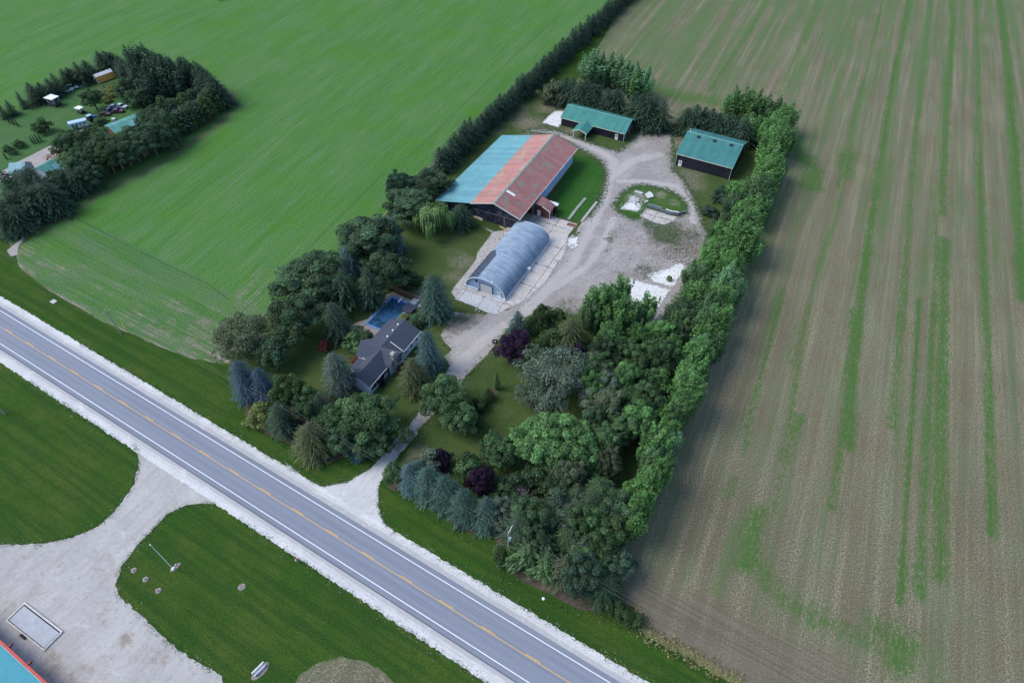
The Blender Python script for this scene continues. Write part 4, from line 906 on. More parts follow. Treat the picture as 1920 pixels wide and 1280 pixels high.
row('broad', [(1160, 700), (1120, 760), (1105, 660)], 3, 66, 9, 'grey', 'dusky grey-green tree at the shaded back of the lawn', 'dusky trees behind the lawn', 3)
row('broad', [(1075, 900), (1040, 915), (1090, 870)], 3, 54, 9, 'broad', 'dark tree in the shade right behind the light green trees', 'dark trees behind the light green ones', 3)
# --- neighbour's lot
row('spruce', [(56, 178), (78, 172), (105, 156), (122, 148), (150, 138), (170, 130)], 8, 34, 8, 'pine', 'dark spruce in the row on the back edge of the neighbouring lot', 'dark spruces on the neighbour back edge', 3, .15)
row('spruce', [(184, 118), (200, 112), (216, 116), (234, 130)], 6, 34, 8, 'pine', 'dark spruce right behind the orange gambrel shed', 'dark spruces behind the orange shed', 3, .15)
for q in [(38, 187, 14, 7, 'dark small spruce alone, nearest the left spruce row of the neighbour'), (18, 202, 18, 6, 'dark small spruce second from the left frame edge'), (3, 208, 16, 6, 'dark small spruce cut by the left frame edge')]: tree('spruce', q[0], q[1], q[2] * 1.2, q[3], 'pine', q[4])
tree('shrub', 99, 167, 12, 4, 'yellow', 'yellowish little tree among the neighbour spruces'); tree('broad', 138, 145, 20, 6, 'olivebroad', 'olive broadleaf tree among the neighbour spruces')
row('tallbroad', [(252, 128), (268, 120), (285, 124), (302, 132), (318, 142), (332, 156), (280, 150), (300, 160)], 16, 42, 17, 'broad', 'tall dark tree of the neighbour grove leaning left', 'tall dark trees of the neighbour grove', 4, .12, mats=['broad', 'pine', 'pine'], kinds=['slimpoplar', 'poplar', 'spruce'], tilt=.1, tdir=3.0)
row('spruce', [(340, 138), (358, 140), (376, 148), (394, 160), (410, 178)], 11, 46, 13, 'pine', 'dark conifer at the pointed end of the neighbour grove', 'dark conifers at the grove tip', 3, .12)
row('column', [(305, 205), (325, 205), (345, 200), (362, 190), (380, 184), (396, 186), (372, 208), (350, 220), (325, 235)], 18, 36, 9, 'cedar', 'rounded dark cedar in the block facing the crop at the grove tip', 'cedars at the grove tip', 4, .12, mats=['cedar', 'spruce'])
row('fatspruce', [(285, 215), (300, 232), (318, 245), (300, 255), (280, 270)], 9, 46, 9, 'spruce', 'dusky green tree around the right end of the long teal shed roof', 'dusky trees at the teal shed', 5, .15, mats=['cedar', 'broad', 'spruce'], kinds=['broad', 'fatspruce'])
row('spruce', [(108, 352), (128, 345), (148, 338), (165, 330)], 6, 44, 8, 'spruce', 'dark tree closing the belt between left edge conifers and the thicket', 'belt closing trees below the neighbour house', 4, .15, kinds=['fatspruce', 'broad'], mats=['spruce', 'broad'])
row('broad', [(125, 285), (150, 268), (175, 262), (200, 275), (165, 295), (195, 300), (225, 290), (250, 285), (275, 265), (145, 315), (180, 322)], 22, 50, 9, 'broad', 'dark rounded tree in the thicket along the neighbour lot and the crop', 'thicket trees along the neighbour lot', 5, .15, mats=['broad', 'mid', 'cedar', 'broad'])
row('scots', [(10, 350), (35, 340), (60, 345), (85, 360), (105, 365), (25, 380), (60, 390), (92, 372), (10, 400), (45, 400), (5, 418)], 20, 52, 10, 'pine', 'dark conifer in the big clump at the left frame edge', 'dark conifers of the left edge clump', 5, .15, kinds=['scots', 'spruce', 'fatspruce'], mats=['pine', 'spruce'])
row('column', [(100, 338), (112, 334), (124, 328), (138, 322)], 6, 15, 6, 'cedar', 'upright cedar in front of the grey neighbour house wall', 'upright cedars at the neighbour house', 2, .1)
tree('broad', 173, 188, 34, 8, 'mid', 'rounded green tree in the middle of the neighbour yard'); tree('broad', 248, 172, 40, 10, 'broad', 'dark tree right of the grey brush heap')
tree('broad', 266, 192, 40, 10, 'broad', 'dark tree above the long teal shed roof'); tree('broad', 190, 232, 22, 5, 'mid', 'bushy tree beside the blue tractor'); tree('shrub', 77, 238, 26, 4.5, 'mid', 'round lawn tree by the lone thin cedar')
tree('shrub', 34, 270, 16, 2.5, 'mid', 'faint round bush on the neighbour lawn'); tree('shrub', 16, 281, 14, 3, 'mid', 'round bush between the two small cedars at lower left'); tree('shrub', 118, 262, 20, 3, 'grey', 'grey-green bush at the end of the neighbour gravel')
for q in [(14, 224), (22, 227), (30, 230), (61, 240), (58, 262), (63, 261), (68, 259), (73, 257), (8, 291), (26, 283)]:
    tree('column', q[0], q[1], 5, 3.2, 'pine', 'tiny dark column cedar planted on the neighbour lawn', 'tiny cedars on the neighbour lawn')
row('shrub', [(205, 160), (215, 170), (200, 185), (222, 165), (210, 180)], 6, 16, 2.0, 'yellow', 'weedy yellow-green bush round the brush heap', 'weedy bushes round the brush heap', 3, .2)
row('shrub', [(930, 925), (960, 905), (1000, 900), (1030, 890), (1060, 895), (1100, 880)], 8, 40, 4, 'mid', 'leafy bush in the shade behind the roadside hedge and light green trees', 'bushes behind the roadside hedge', 6, .3, mats=['mid', 'broad', 'cedar'])
# few shrubs round house and yard
for q in [(758, 597, 20, 2.2, 'yellow', 'bright bush between the pool and the north gable of the house'), (780, 602, 30, 2.5, 'broad', 'dark bush at the foot of the tallest blue-green spruce'), (706, 708, 26, 2.5, 'purple', 'dark red bush under the front windows of the house'), (752, 690, 14, 2, 'red', 'small rusty bush under the house chimney'),
          (1330, 395, 26, 2.2, 'pine', 'dark low bush at the foot of the poplars by the lawn'), (1255, 522, 9, 1.5, 'yellow', 'small yellow-green bush beside the ruined white floor'), (1355, 365, 30, 4, 'pine', 'dark bush against the poplars under the square shed'), (716, 668, 14, 1.8, 'cedar', 'low shrub at the chimney foot'),
          (1262, 240, 12, 2.5, 'yellow', 'pale green bush between the two spruce clumps'), (568, 760, 10, 2, 'red', 'tiny red-leaved bush on the front lawn')]:
    tree('shrub', *q)
# ---------------------------------------------------------------- buildings
def seam_roof(name, c, stain=None, amt=0.5, axis=0, pitch=0.9, **k): return seamed(name, c, tuple(v * 0.78 for v in c), pitch=pitch, stain=stain, amount=amt, axis=axis, rough=0.5, spec=0.35, **k)
R_RED_W = seam_roof('faded_pink_roofing', (0.42, 0.19, 0.165), (0.38, 0.31, 0.2), 0.6)
R_RED_E = seam_roof('red_roofing_with_lichen', (0.33, 0.145, 0.13), (0.19, 0.22, 0.17), 1.0, st_scale=0.38)
R_TEAL = seam_roof('weathered_teal_roofing', (0.13, 0.33, 0.37), (0.17, 0.38, 0.41), 0.5)
R_GREEN = seam_roof('green_steel_roofing', (0.045, 0.21, 0.18), (0.06, 0.245, 0.21), 0.5, pitch=0.6)
R_GREEN2 = seam_roof('dark_green_steel_roofing', (0.045, 0.185, 0.175), (0.055, 0.21, 0.2), 0.5, pitch=0.6)
R_OLDG = seam_roof('old_green_roofing', (0.07, 0.26, 0.22), (0.19, 0.3, 0.36), 0.9, pitch=0.7)
W_BLACK = seamed('black_board_wall', (0.012, 0.012, 0.022), (0.02, 0.02, 0.034), pitch=0.35, dark=0.6)
W_BLACKY = seamed('black_board_wall_across', (0.012, 0.012, 0.022), (0.02, 0.02, 0.034), pitch=0.35, dark=0.6, axis=1)
W_BARN = seamed('worn_black_barn_boards', (0.016, 0.017, 0.032), (0.026, 0.028, 0.05), pitch=0.4, axis=1, stain=(0.14, 0.17, 0.23), amount=0.65, dark=0.6, st_scale=0.55)
W_BLUE = seamed('pale_blue_wall', (0.26, 0.42, 0.66), (0.34, 0.5, 0.74), pitch=0.8, stain=(0.55, 0.65, 0.78), amount=0.7, dark=0.6, st_scale=0.5)
W_BROWN = seamed('red_brown_boards', (0.12, 0.05, 0.035), (0.16, 0.065, 0.045), pitch=0.3, axis=1, dark=0.6)
W_SIDE = seamed('pale_blue_siding', (0.45, 0.56, 0.72), (0.5, 0.61, 0.76), pitch=0.22, axis=2, dark=0.8)
SHING = plain('dark_shingles', (0.052, 0.063, 0.09), 0.9, var=0.25, scale=2.5)
SHING2 = plain('lighter_shingles', (0.10, 0.11, 0.125), 0.9, var=0.25, scale=2.5)

def gable_wall(mb, x0, x1, y, z0, ze, zr, t=0.15, along='x', xr=None):
    """wall of thickness t with a peak; along x at y, or along y at x=y"""
    xr = (x0 + x1) / 2 if xr is None else xr
    prof = [(x0, z0), (x1, z0), (x1, ze), (xr, zr), (x0, ze)]
    if along == 'x': a = [(p, y, q) for p, q in prof]; b = [(p, y + t, q) for p, q in prof]
    else: a = [(y, p, q) for p, q in prof]; b = [(y + t, p, q) for p, q in prof]
    mb.add(a + b, [(0, 1, 2, 3, 4), (9, 8, 7, 6, 5)] + [(i, (i + 1) % 5, 5 + (i + 1) % 5, 5 + i) for i in range(5)])
def window(par, x, y, z, w, h, face, shutters=False, name='window'):
    """face: '-y','+y','-x','+x' the way it looks; frame with pane and bars proud of the wall"""
    f = MB(); g = MB(); s = MB(); t = 0.06
    def bx(mb, a0, a1, z0, z1, d0, d1):
        if face == '-y': mb.box(x + a0, x + a1, y - d1, y - d0, z0, z1)
        if face == '+y': mb.box(x + a0, x + a1, y + d0, y + d1, z0, z1)
        if face == '-x': mb.box(x - d1, x - d0, y + a0, y + a1, z0, z1)
        if face == '+x': mb.box(x + d0, x + d1, y + a0, y + a1, z0, z1)
    bx(f, -w / 2 - .08, w / 2 + .08, z - .08, z, .003, t); bx(f, -w / 2 - .08, w / 2 + .08, z + h, z + h + .08, .003, t)
    bx(f, -w / 2 - .08, -w / 2, z, z + h, .003, t); bx(f, w / 2, w / 2 + .08, z, z + h, .003, t); bx(f, -.025, .025, z, z + h, .02, t - .006)
    bx(g, -w / 2, w / 2, z, z + h, .003, .018)
    o = f.build(name, M['white'], par); g.build('pane', M['glass'], o)
    if shutters:
        bx(s, -w / 2 - .5, -w / 2 - .1, z - .05, z + h + .05, .003, .04); bx(s, w / 2 + .1, w / 2 + .5, z - .05, z + h + .05, .003, .04); s.build('shutters', M['dsteel'], o)
def door(par, x, y, w, h, face, m=None, frame=True, name='door', pane=True):
    d = MB(); f = MB(); k = MB(); g = MB()
    def bx(mb, a0, a1, z0, z1, d0, d1):
        if face == '-y': mb.box(x + a0, x + a1, y - d1, y - d0, z0, z1)
        if face == '-x': mb.box(x - d1, x - d0, y + a0, y + a1, z0, z1)
        if face == '+x': mb.box(x + d0, x + d1, y + a0, y + a1, z0, z1)
    bx(d, -w / 2, w / 2, 0.05, h, .003, .05); o = d.build(name, m or M['white'], par)
    bx(f, -w / 2 - .12, -w / 2, 0, h + .12, .003, .07); bx(f, w / 2, w / 2 + .12, 0, h + .12, .003, .07); bx(f, -w / 2, w / 2, h, h + .12, .003, .07); f.build('frame', M['cream'], o)
    bx(k, w / 2 - .16, w / 2 - .08, .95, 1.05, .05, .11); k.build('handle', M['steel'], o)
    if pane: bx(g, -w / 4, w / 4, h * .55, h * .85, .051, .06); g.build('pane', M['glass'], o)
    return o
def roof_panel(par, name, quad, t, m):
    return MB().slab(quad, t).build(name, m, par)

# --- the long barn
A64 = rad(64)
barn = empty('barn', (2.34, 153.54, 0), A64, 'long barn with faded red and teal metal roof, the largest building', 'barn')
L_ = 45.3; zE, zR, zB, zW, yR, yB, yW = 5.8, 8.8, 6.4, 3.5, 8.7, 16.8, 28.8
roof_panel(barn, 'red_roof_slope', [(0, 0, zE), (L_, -0.4, zE), (L_, yR, zR), (0, yR, zR)], .12, R_RED_E)
roof_panel(barn, 'pink_roof_slope', [(0, yR, zR), (L_, yR, zR), (L_, yB, zB), (0, yB, zB)], .12, R_RED_W)
roof_panel(barn, 'teal_roof_slope', [(0, yB, zB), (L_, yB, zB), (L_, yW, zW), (0, yW + 1.2, zW - .2)], .12, R_TEAL)
b = MB(); b.slab([(-.02, yR - .45, zR - .1), (L_ + .02, yR - .45, zR - .1), (L_ + .02, yR, zR + .06), (-.02, yR, zR + .06)], .05); b.slab([(-.02, yR, zR + .06), (L_ + .02, yR, zR + .06), (L_ + .02, yR + .3, zR - .03), (-.02, yR + .3, zR - .03)], .05)
b.build('ridge_cap', plain('greenish_ridge', (0.2, 0.26, 0.22), .6, var=.3), barn)
b = MB(); b.slab([(-.14, -.12, zE + .03), (-.02, -.12, zE + .03), (-.02, yR, zR + .1), (-.14, yR, zR + .1)], .35); b.slab([(-.14, yR, zR + .1), (-.02, yR, zR + .1), (-.02, yB, zB + .04), (-.14, yB, zB + .04)], .3)
b.box(0, 9.9, -.16, -.04, zE - .3, zE + .05); b.slab([(10, -.2, zE + .05), (L_, -.58, zE + .05), (L_, -.46, zE + .05), (10, -.08, zE + .05)], .3); b.build('fascia', plain('pale_trim', (.5, .5, .46), .7), barn)
roof_panel(barn, 'skylight', [(7.4, 5.4, 7.72), (8.3, 5.4, 7.72), (8.3, 8.2, 8.69), (7.4, 8.2, 8.69)], .06, M['white'])
def barn_front(x, t, name, m):
    pr = [(1.0, 0), (27.6, 0), (27.6, 3.3), (yB, zB - .2), (yR, zR - .2), (1.0, 5.8)]
    mb = MB(); n = len(pr); mb.add([(x, p, q) for p, q in pr] + [(x + t, p, q) for p, q in pr], [tuple(range(n)), tuple(range(2 * n - 1, n - 1, -1))] + [(i, (i + 1) % n, n + (i + 1) % n, n + i) for i in range(n)])
    return mb.build(name, m, barn)
barn_front(1.9, .15, 'front_wall', W_BARN); barn_front(44.6, .15, 'back_wall', W_BLACKY)
MB().box(11.2, 44.6, .85, 1.0, 0, 5.75).build('side_wall', W_BLUE, barn); MB().box(2.05, 11.2, 3.0, 3.15, 0, 6.5).build('recessed_wall', W_BLACK, barn); MB().box(2.05, 44.6, 27.6, 27.75, 0, 3.4).build('lean_to_wall', W_BLACK, barn)
MB().box(11.05, 11.2, .85, 3.0, 0, 6.0).build('return_wall', W_BROWN, barn)
for k in range(11): window(barn, 13.2 + k * 2.9, .85, 3.6, 1.3, 1.0, '-y')
MB().box(11.2, 44.6, .8, .85, 0, .5).build('plinth', M['concrete'], barn)
for u_ in (0.5, 5.5, 10): MB().box(u_ - .1, u_ + .1, .25, .45, 0, 5.7).build('post', M['wood'], barn)
b = MB(); b.box(1.8, 1.9, 1.2, 17, 3.3, 3.45); b.box(1.78, 1.9, 15.5, 20.5, 5.0, 5.15); b.build('batten', M['wood'], barn)
b = MB(); b.box(1.8, 1.9, 6.2, 9.6, 0, 3.2); b.box(1.8, 1.9, 10.0, 10.12, 0, 3.3); o = b.build('sliding_door', W_BARN, barn); MB().box(1.72, 1.8, 6.1, 6.2, .1, 3.2).build('edge_board', M['cream'], o)
MB().box(1.8, 1.9, 9.4, 10.8, 5.6, 6.7).build('loft_opening', M['black'], barn)
# annex
b = MB(); gable_wall(b, -5.0, .6, 11.35, 0, 3.3, 4.5, along='y', xr=-2.7); b.box(11.5, 14.2, -5.0, -4.85, 0, 3.3); b.build('annex_wall', W_BROWN, barn)
b = MB(); b.slab([(10.5, -5.4, 3.2), (14.7, -5.4, 3.2), (14.7, -2.7, 4.6), (10.5, -2.7, 4.6)], .1); b.build('annex_roof', R_RED_E, barn)
b = MB(); b.slab([(10.5, -2.7, 4.6), (14.7, -2.7, 4.6), (14.7, .3, 5.45), (10.5, .3, 5.0)], .1); b.build('annex_roof', R_RED_E, barn)
b = MB(); b.slab([(10.42, -5.45, 3.22), (10.5, -5.45, 3.22), (10.5, -2.7, 4.64), (10.42, -2.7, 4.64)], .22); b.box(11.2, 11.34, -5.05, -4.9, 0, 3.2); b.build('annex_trim', M['white'], barn)
door(barn, 11.35, -1.3, .9, 2.1, '-x', pane=False)
b = MB(); b.slab([(14.9, -5.9, 2.9), (16.4, -5.9, 2.9), (16.4, .3, 3.3), (14.9, .3, 3.3)], .07); b.build('lean_roof', M['white'], barn); b = MB(); b.box(14.25, 16.2, -5.5, -5.4, 0, 2.75); b.box(16.1, 16.2, -5.4, .8, 0, 2.8); b.build('lean_wall', W_BLACK, barn)
MB().disc(15.9, -5.0, 2.95, 3.5, .12).build('vent_pipe', M['white'], barn)

# --- arched steel shed
q = empty('quonset_hut', (-13.28, 130.22, 0), rad(-27.5), 'pale blue arched corrugated steel shed on a concrete pad', 'shed')
QW, QL, QH, ribs, na = 12.93, 29.0, 4.9, 31, 30
def arc(t, off=0.0):
    # t 0..1 from the west foot to the east foot
    a = math.pi * (1 - t); return (QW / 2 + (QW / 2 - .35 + off) * math.copysign(abs(math.cos(a)) ** .86, math.cos(a)), .45 + (QH - .45 + off) * math.sin(a) ** .9)
ny = ribs * 6; vs = []; fs = []; mi = []
for j in range(ny + 1):
    y = .25 + (QL - .5) * j / ny; o_ = .16 * (abs(math.cos(math.pi * j / 6)) ** .6 * 2 - 1)
    for i in range(na + 1): x, z = arc(i / na, o_); vs.append((x, y, z))
for j in range(ny):
    for i in range(na):
        fs.append((j * (na + 1) + i, j * (na + 1) + i + 1, (j + 1) * (na + 1) + i + 1, (j + 1) * (na + 1) + i))
        yy = QL * j / ny; mi.append(1 if yy < 13.6 and 1 <= i < 11.5 - max(0, (yy - 10.5)) * .8 + .5 * math.sin(j) else 0)
me = bpy.data.meshes.new('arched_shell'); me.from_pydata(vs, [], fs); me.update()
qs = SH('corrugated_blue_grey_steel', 0.6, 0.3, 0.0); n_ = qs.noise(.35, 4); n2_ = qs.noise(1, 3, .6, qs.mapping(0, (.3, 3, .3)))
qs.out(qs.mix(qs.ss(n2_, .4, .65, 0, .5), qs.mix(qs.ss(n_, .35, .65), (.15, .215, .29), (.2, .27, .35)), (.34, .43, .53)))
me.materials.append(qs.m); me.materials.append(plain('dark_sheet', (0.035, .05, .085), .6, var=.35, scale=1)); me.polygons.foreach_set('material_index', mi)
me.polygons.foreach_set('use_smooth', [True] * len(fs)); obj('shell', me, None, q)
def arch_wall(y, t, m, name, holes=None):
    mb = MB(); pts = [arc(i / 24, -.1) for i in range(25)]; pts = [(pts[0][0], 0)] + pts + [(pts[-1][0], 0)]
    n = len(pts); mb.add([(x, y, z) for x, z in pts] + [(x, y + t, z) for x, z in pts], [tuple(range(n)), tuple(range(2 * n - 1, n - 1, -1))] + [(i, (i + 1) % n, n + (i + 1) % n, n + i) for i in range(n)])
    return mb.build(name, m, q)
W_Q = seamed('blue_grey_end_wall', (.2, .3, .42), (.24, .34, .47), pitch=.6, dark=.85)
arch_wall(.5, .1, W_Q, 'front_wall'); arch_wall(QL - .6, .1, W_Q, 'back_wall')
for y_ in (0.12, QL - .25):
    b = MB(); P0 = [arc(i / 40, .14) for i in range(41)]; P1 = [arc(i / 40, -.12) for i in range(41)]
    for i in range(40): b.add([(P0[i][0], y_, P0[i][1]), (P0[i + 1][0], y_, P0[i + 1][1]), (P1[i + 1][0], y_, P1[i + 1][1]), (P1[i][0], y_, P1[i][1]), (P0[i][0], y_ + .18, P0[i][1]), (P0[i + 1][0], y_ + .18, P0[i + 1][1]), (P1[i + 1][0], y_ + .18, P1[i + 1][1]), (P1[i][0], y_ + .18, P1[i][1])], [(0, 1, 2, 3), (7, 6, 5, 4), (0, 4, 5, 1), (3, 2, 6, 7)])
    b.build('arch_rim', plain('pale_steel_rim', (.5, .6, .7), .5), q)
b = MB(); b.box(-.1, .5, -.1, QL, 0, .5); b.build('footing', M['concrete'], q); b = MB(); b.box(QW - .5, QW + .1, -.1, QL, 0, .5); b.build('footing', plain('whitewashed_concrete', (.6, .6, .6), .85), q)
b = MB(); b.box(.5, 4.3, .05, .35, 0, .75); b.build('kick_wall', plain('pale_blue_concrete', (.45, .52, .6), .8), q); b = MB(); b.box(8.9, QW - .5, .05, .35, 0, .5); b.build('kick_wall', plain('pale_blue_concrete', (.45, .52, .6), .8), q)
b = MB(); b.box(4.9, 8.6, .38, .47, 0, 3.1); o = b.build('overhead_door', seamed('grey_white_door', (.42, .44, .46), (.46, .48, .5), pitch=.6, axis=2, dark=.8), q)
b = MB(); b.box(4.7, 4.9, .33, .47, 0, 3.3); b.box(8.6, 8.8, .33, .47, 0, 3.3); b.box(4.9, 8.6, .33, .47, 3.1, 3.3); b.build('frame', M['dsteel'], o)
door(q, 10.7, .5, .85, 2.0, '-y'); b = MB(); b.tube([(3.7, .5, 3.3), (3.7, .36, 3.3)], .38, 12); b.build('round_vent', M['black'], q)
b = MB(); b.box(QW - .3, QW + .5, 13.6, 14.6, .1, 1.3); b.build('side_box', M['white'], q); MB().box(8.6, 8.9, .1, .4, 4.55, 5.1).build('lamp', M['white'], q)

# --- long black shed
def black_shed(name, o, ang_, L, D, ze, zr, roofm, label, ov=.35):
    s = empty(name, (*o, 0), ang_, label, 'shed')
    roof_panel(s, 'roof', [(-ov, -ov * .6, ze), (L + ov, -ov * .6, ze), (L + ov, D / 2, zr), (-ov, D / 2, zr)], .1, roofm)
    roof_panel(s, 'roof', [(-ov, D / 2, zr), (L + ov, D / 2, zr), (L + ov, D + ov * .6, ze), (-ov, D + ov * .6, ze)], .1, roofm)
    b = MB(); b.box(0, L, .2, .35, 0, ze - .08); b.build('front_wall', W_BLACK, s); b = MB(); b.box(0, L, D - .35, D - .2, 0, ze - .08); b.build('back_wall', W_BLACK, s)
    for x in (0, L - .15):
        b = MB(); gable_wall(b, .35, D - .35, x, 0, ze - .05, zr - .12, .15, 'y'); b.build('gable_wall', W_BLACKY, s)
    b = MB(); b.box(-ov, L + ov, -ov * .6 - .09, -ov * .6 - .005, ze - .16, ze + .03); b.build('gutter', M['cream'], s)
    b = MB()
    for x in (-.1, L - .02): b.box(x, x + .12, .08, .2, 0, ze - .12)
    b.box(L, L + .1, .35, .5, 0, ze - .05); b.box(L, L + .1, D - .4, D - .25, 0, ze - .05); b.build('corner_trim', M['cream'], s)
    for x in (-ov - .06, L + ov + .005):
        b = MB(); b.slab([(x, -ov * .6, ze + .04), (x + .055, -ov * .6, ze + .04), (x + .055, D / 2, zr + .04), (x, D / 2, zr + .04)], .2); b.slab([(x, D / 2, zr + .04), (x + .055, D / 2, zr + .04), (x + .055, D + ov * .6, ze + .04), (x, D + ov * .6, ze + .04)], .2); b.build('bargeboard', plain('green_trim', (.1, .26, .24), .5), s)
    b = MB(); b.slab([(-ov, D / 2 - .2, zr), (L + ov, D / 2 - .2, zr), (L + ov, D / 2, zr + .07), (-ov, D / 2, zr + .07)], .03); b.slab([(-ov, D / 2, zr + .07), (L + ov, D / 2, zr + .07), (L + ov, D / 2 + .2, zr), (-ov, D / 2 + .2, zr)], .03); b.build('ridge_cap', plain('pale_green_trim', (.16, .34, .32), .5), s)
    return s
ns = black_shed('long_shed', (18.5, 220.3), rad(-28.4), 25.0, 12.2, 3.2, 5.7, R_GREEN, 'long black shed with green metal roof and a small gabled porch')
b = MB(); b.slab([(7.2, -6.2, 2.85), (10.1, -6.2, 3.95), (10.1, .6, 3.95), (7.2, .0, 2.85)], .09); b.build('porch_roof', R_GREEN, ns); b = MB(); b.slab([(10.1, -6.2, 3.95), (13.0, -6.2, 2.85), (13.0, .0, 2.85), (10.1, .6, 3.95)], .09); b.build('porch_roof', R_GREEN, ns)
for x in (7.6, 12.4): MB().box(x, x + .18, -5.9, -5.72, 0, 2.85).build('porch_post', M['white'], ns)
b = MB(); b.slab([(7.2, -6.3, 2.88), (10.1, -6.3, 3.98), (10.1, -6.21, 3.98), (7.2, -6.21, 2.88)], .2); b.slab([(10.1, -6.3, 3.98), (13.0, -6.3, 2.88), (13.0, -6.21, 2.88), (10.1, -6.21, 3.98)], .2); b.build('porch_fascia', M['white'], ns)
MB().box(12.5, 12.6, -3.4, .1, 0, 2.8).build('porch_side_wall', W_BLACK, ns); door(ns, 22.2, .2, .9, 2.1, '-y'); door(ns, 9.4, .2, .9, 2.1, '-y', m=M['dsteel'], pane=False)
door(ns, 25.0, 3.4, 2.4, 2.5, '+x', m=W_BLACKY, pane=False, name='garage_door'); door(ns, 25.0, 7.6, 2.4, 2.5, '+x', m=W_BLACKY, pane=False, name='garage_door')
es = black_shed('square_shed', (56.57, 192.67), rad(-28.9), 18.9, 19.4, 4.5, 8.1, R_GREEN2, 'square black shed with dark green metal roof and three ridge vents', ov=.3)
for x in (3.6, 9.2, 14.9): MB().slab([(x, 8.0, 7.72), (x + 1.2, 8.0, 7.72), (x + 1.2, 8.8, 8.02), (x, 8.8, 8.02)], .2).build('ridge_vent', M['black'], es)
MB().disc(.6, 9.9, 8.0, 9.2, .1).build('flue', M['white'], es); door(es, 1.6, .2, .95, 2.1, '-y'); MB().box(3.0, 3.3, .12, .2, 1.5, 1.8).build('wall_lamp', M['dsteel'], es)

# --- the house
hs = empty('farmhouse', (-27.2, 102.74, 0), rad(63), 'pale sided house with dark shingle roofs, beside the swimming pool', 'house')
def slopes(x0, x1, y0, y1, ze, zr, m, yr=None, nm='roof'):
    yr = (y0 + y1) / 2 if yr is None else yr
    roof_panel(hs, nm, [(x0, y0, ze), (x1, y0, ze), (x1, yr, zr), (x0, yr, zr)], .14, m); roof_panel(hs, nm, [(x0, yr, zr), (x1, yr, zr), (x1, y1, ze), (x0, y1, ze)], .14, m)
slopes(-2.7, 8.3, -.35, 9.3, 3.1, 5.3, SHING, 4.2)
roof_panel(hs, 'cross_roof', [(-2.9, -.5, 5.65), (.3, -.5, 3.12), (.3, 9.6, 3.12), (-2.9, 9.6, 5.65)], .14, SHING2)
roof_panel(hs, 'cross_roof', [(-5.9, 3.4, 3.25), (-2.9, 3.4, 5.65), (-2.9, 9.6, 5.65), (-5.9, 9.6, 3.25)], .14, SHING); roof_panel(hs, 'cross_roof', [(-5.6, -.5, 3.5), (-2.9, -.5, 5.65), (-2.9, 3.4, 5.65), (-5.6, 3.4, 3.5)], .14, SHING)
slopes(-12.7, -3.3, .35, 6.9, 3.15, 5.5, SHING, 3.6, 'wing_roof')
b = MB(); b.box(0, 8.0, 0, .15, 0, 3.1); b.box(0, 8.0, 8.8, 8.95, 0, 3.1); gable_wall(b, .15, 8.8, 7.9, 0, 3.1, 5.15, .12, 'y', 4.2); b.build('north_wing_wall', W_SIDE, hs)
b = MB(); gable_wall(b, -5.4, 0, -.02, 0, 3.3, 5.5, .14, 'x', -2.9); gable_wall(b, -5.6, 0, 9.05, 0, 3.2, 5.5, .14, 'x', -2.9); b.box(-5.6, -5.45, 6.5, 9.05, 0, 3.2); b.build('cross_wing_wall', W_SIDE, hs)
b = MB(); b.box(-12.4, -5.4, .7, .85, 0, 3.1); b.box(-12.4, -5.6, 6.4, 6.55, 0, 3.1); gable_wall(b, .85, 6.4, -12.45, 0, 3.1, 5.35, .12, 'y', 3.6); b.build('south_wing_wall', W_SIDE, hs)
ch = MB(); ch.box(-4.1, -3.2, -.75, -.04, 0, 6.4); ch.box(-4.25, -3.05, -.9, .12, 6.4, 6.6); o = ch.build('chimney', plain('grey_chimney_block', (.28, .27, .25), .9, var=.3, scale=4), hs); MB().disc(-3.65, -.4, 6.6, 6.95, .16).build('chimney_pot', M['white'], o)
for x in (1.2, 3.5, 5.8): MB().box(x, x + .35, 4.6, 4.95, 5.1, 5.42).build('roof_vent', M['white'], hs)
MB().box(-6.1, -6.0, 4.6, 7.4, 3.15, 3.45).build('porch_fascia', M['white'], hs)
b = MB(); b.slab([(-9.4, 6.9, 2.7), (-6.0, 6.9, 2.7), (-6.0, 8.8, 2.5), (-9.4, 8.8, 2.5)], .08); b.build('porch_roof', SHING, hs); b = MB(); b.box(-9.3, -9.2, 6.55, 8.6, 0, 2.5); b.build('porch_wall', M['white'], hs)
b = MB(); b.box(-12.7, -5.7, .27, .345, 2.98, 3.14); b.box(.35, 8.3, -.43, -.355, 2.94, 3.1); b.build('gutter', M['white'], hs); roof_panel(hs, 'flashing', [(.3, -.2, 3.3), (.5, -.2, 3.3), (.5, 3.3, 5.0), (.3, 3.3, 5.0)], .03, M['white'])
window(hs, -10.0, .7, .9, 2.6, 1.5, '-y', True); window(hs, -6.8, .7, 1.1, 1.1, 1.2, '-y', True); window(hs, -1.4, -.02, 1.0, 1.3, 1.3, '-y', True)
for x in (1.6, 4.0, 6.4): window(hs, x, 0, 1.2, .9, 1.1, '-y')
door(hs, -2.6, -.02, .9, 2.0, '-y', pane=False); MB().box(-3.2, -1.9, -1.4, -.1, 0, .3).build('front_step', M['concrete'], hs)
window(hs, 4.0, 8.95, 1.0, 1.8, 1.2, '+y')

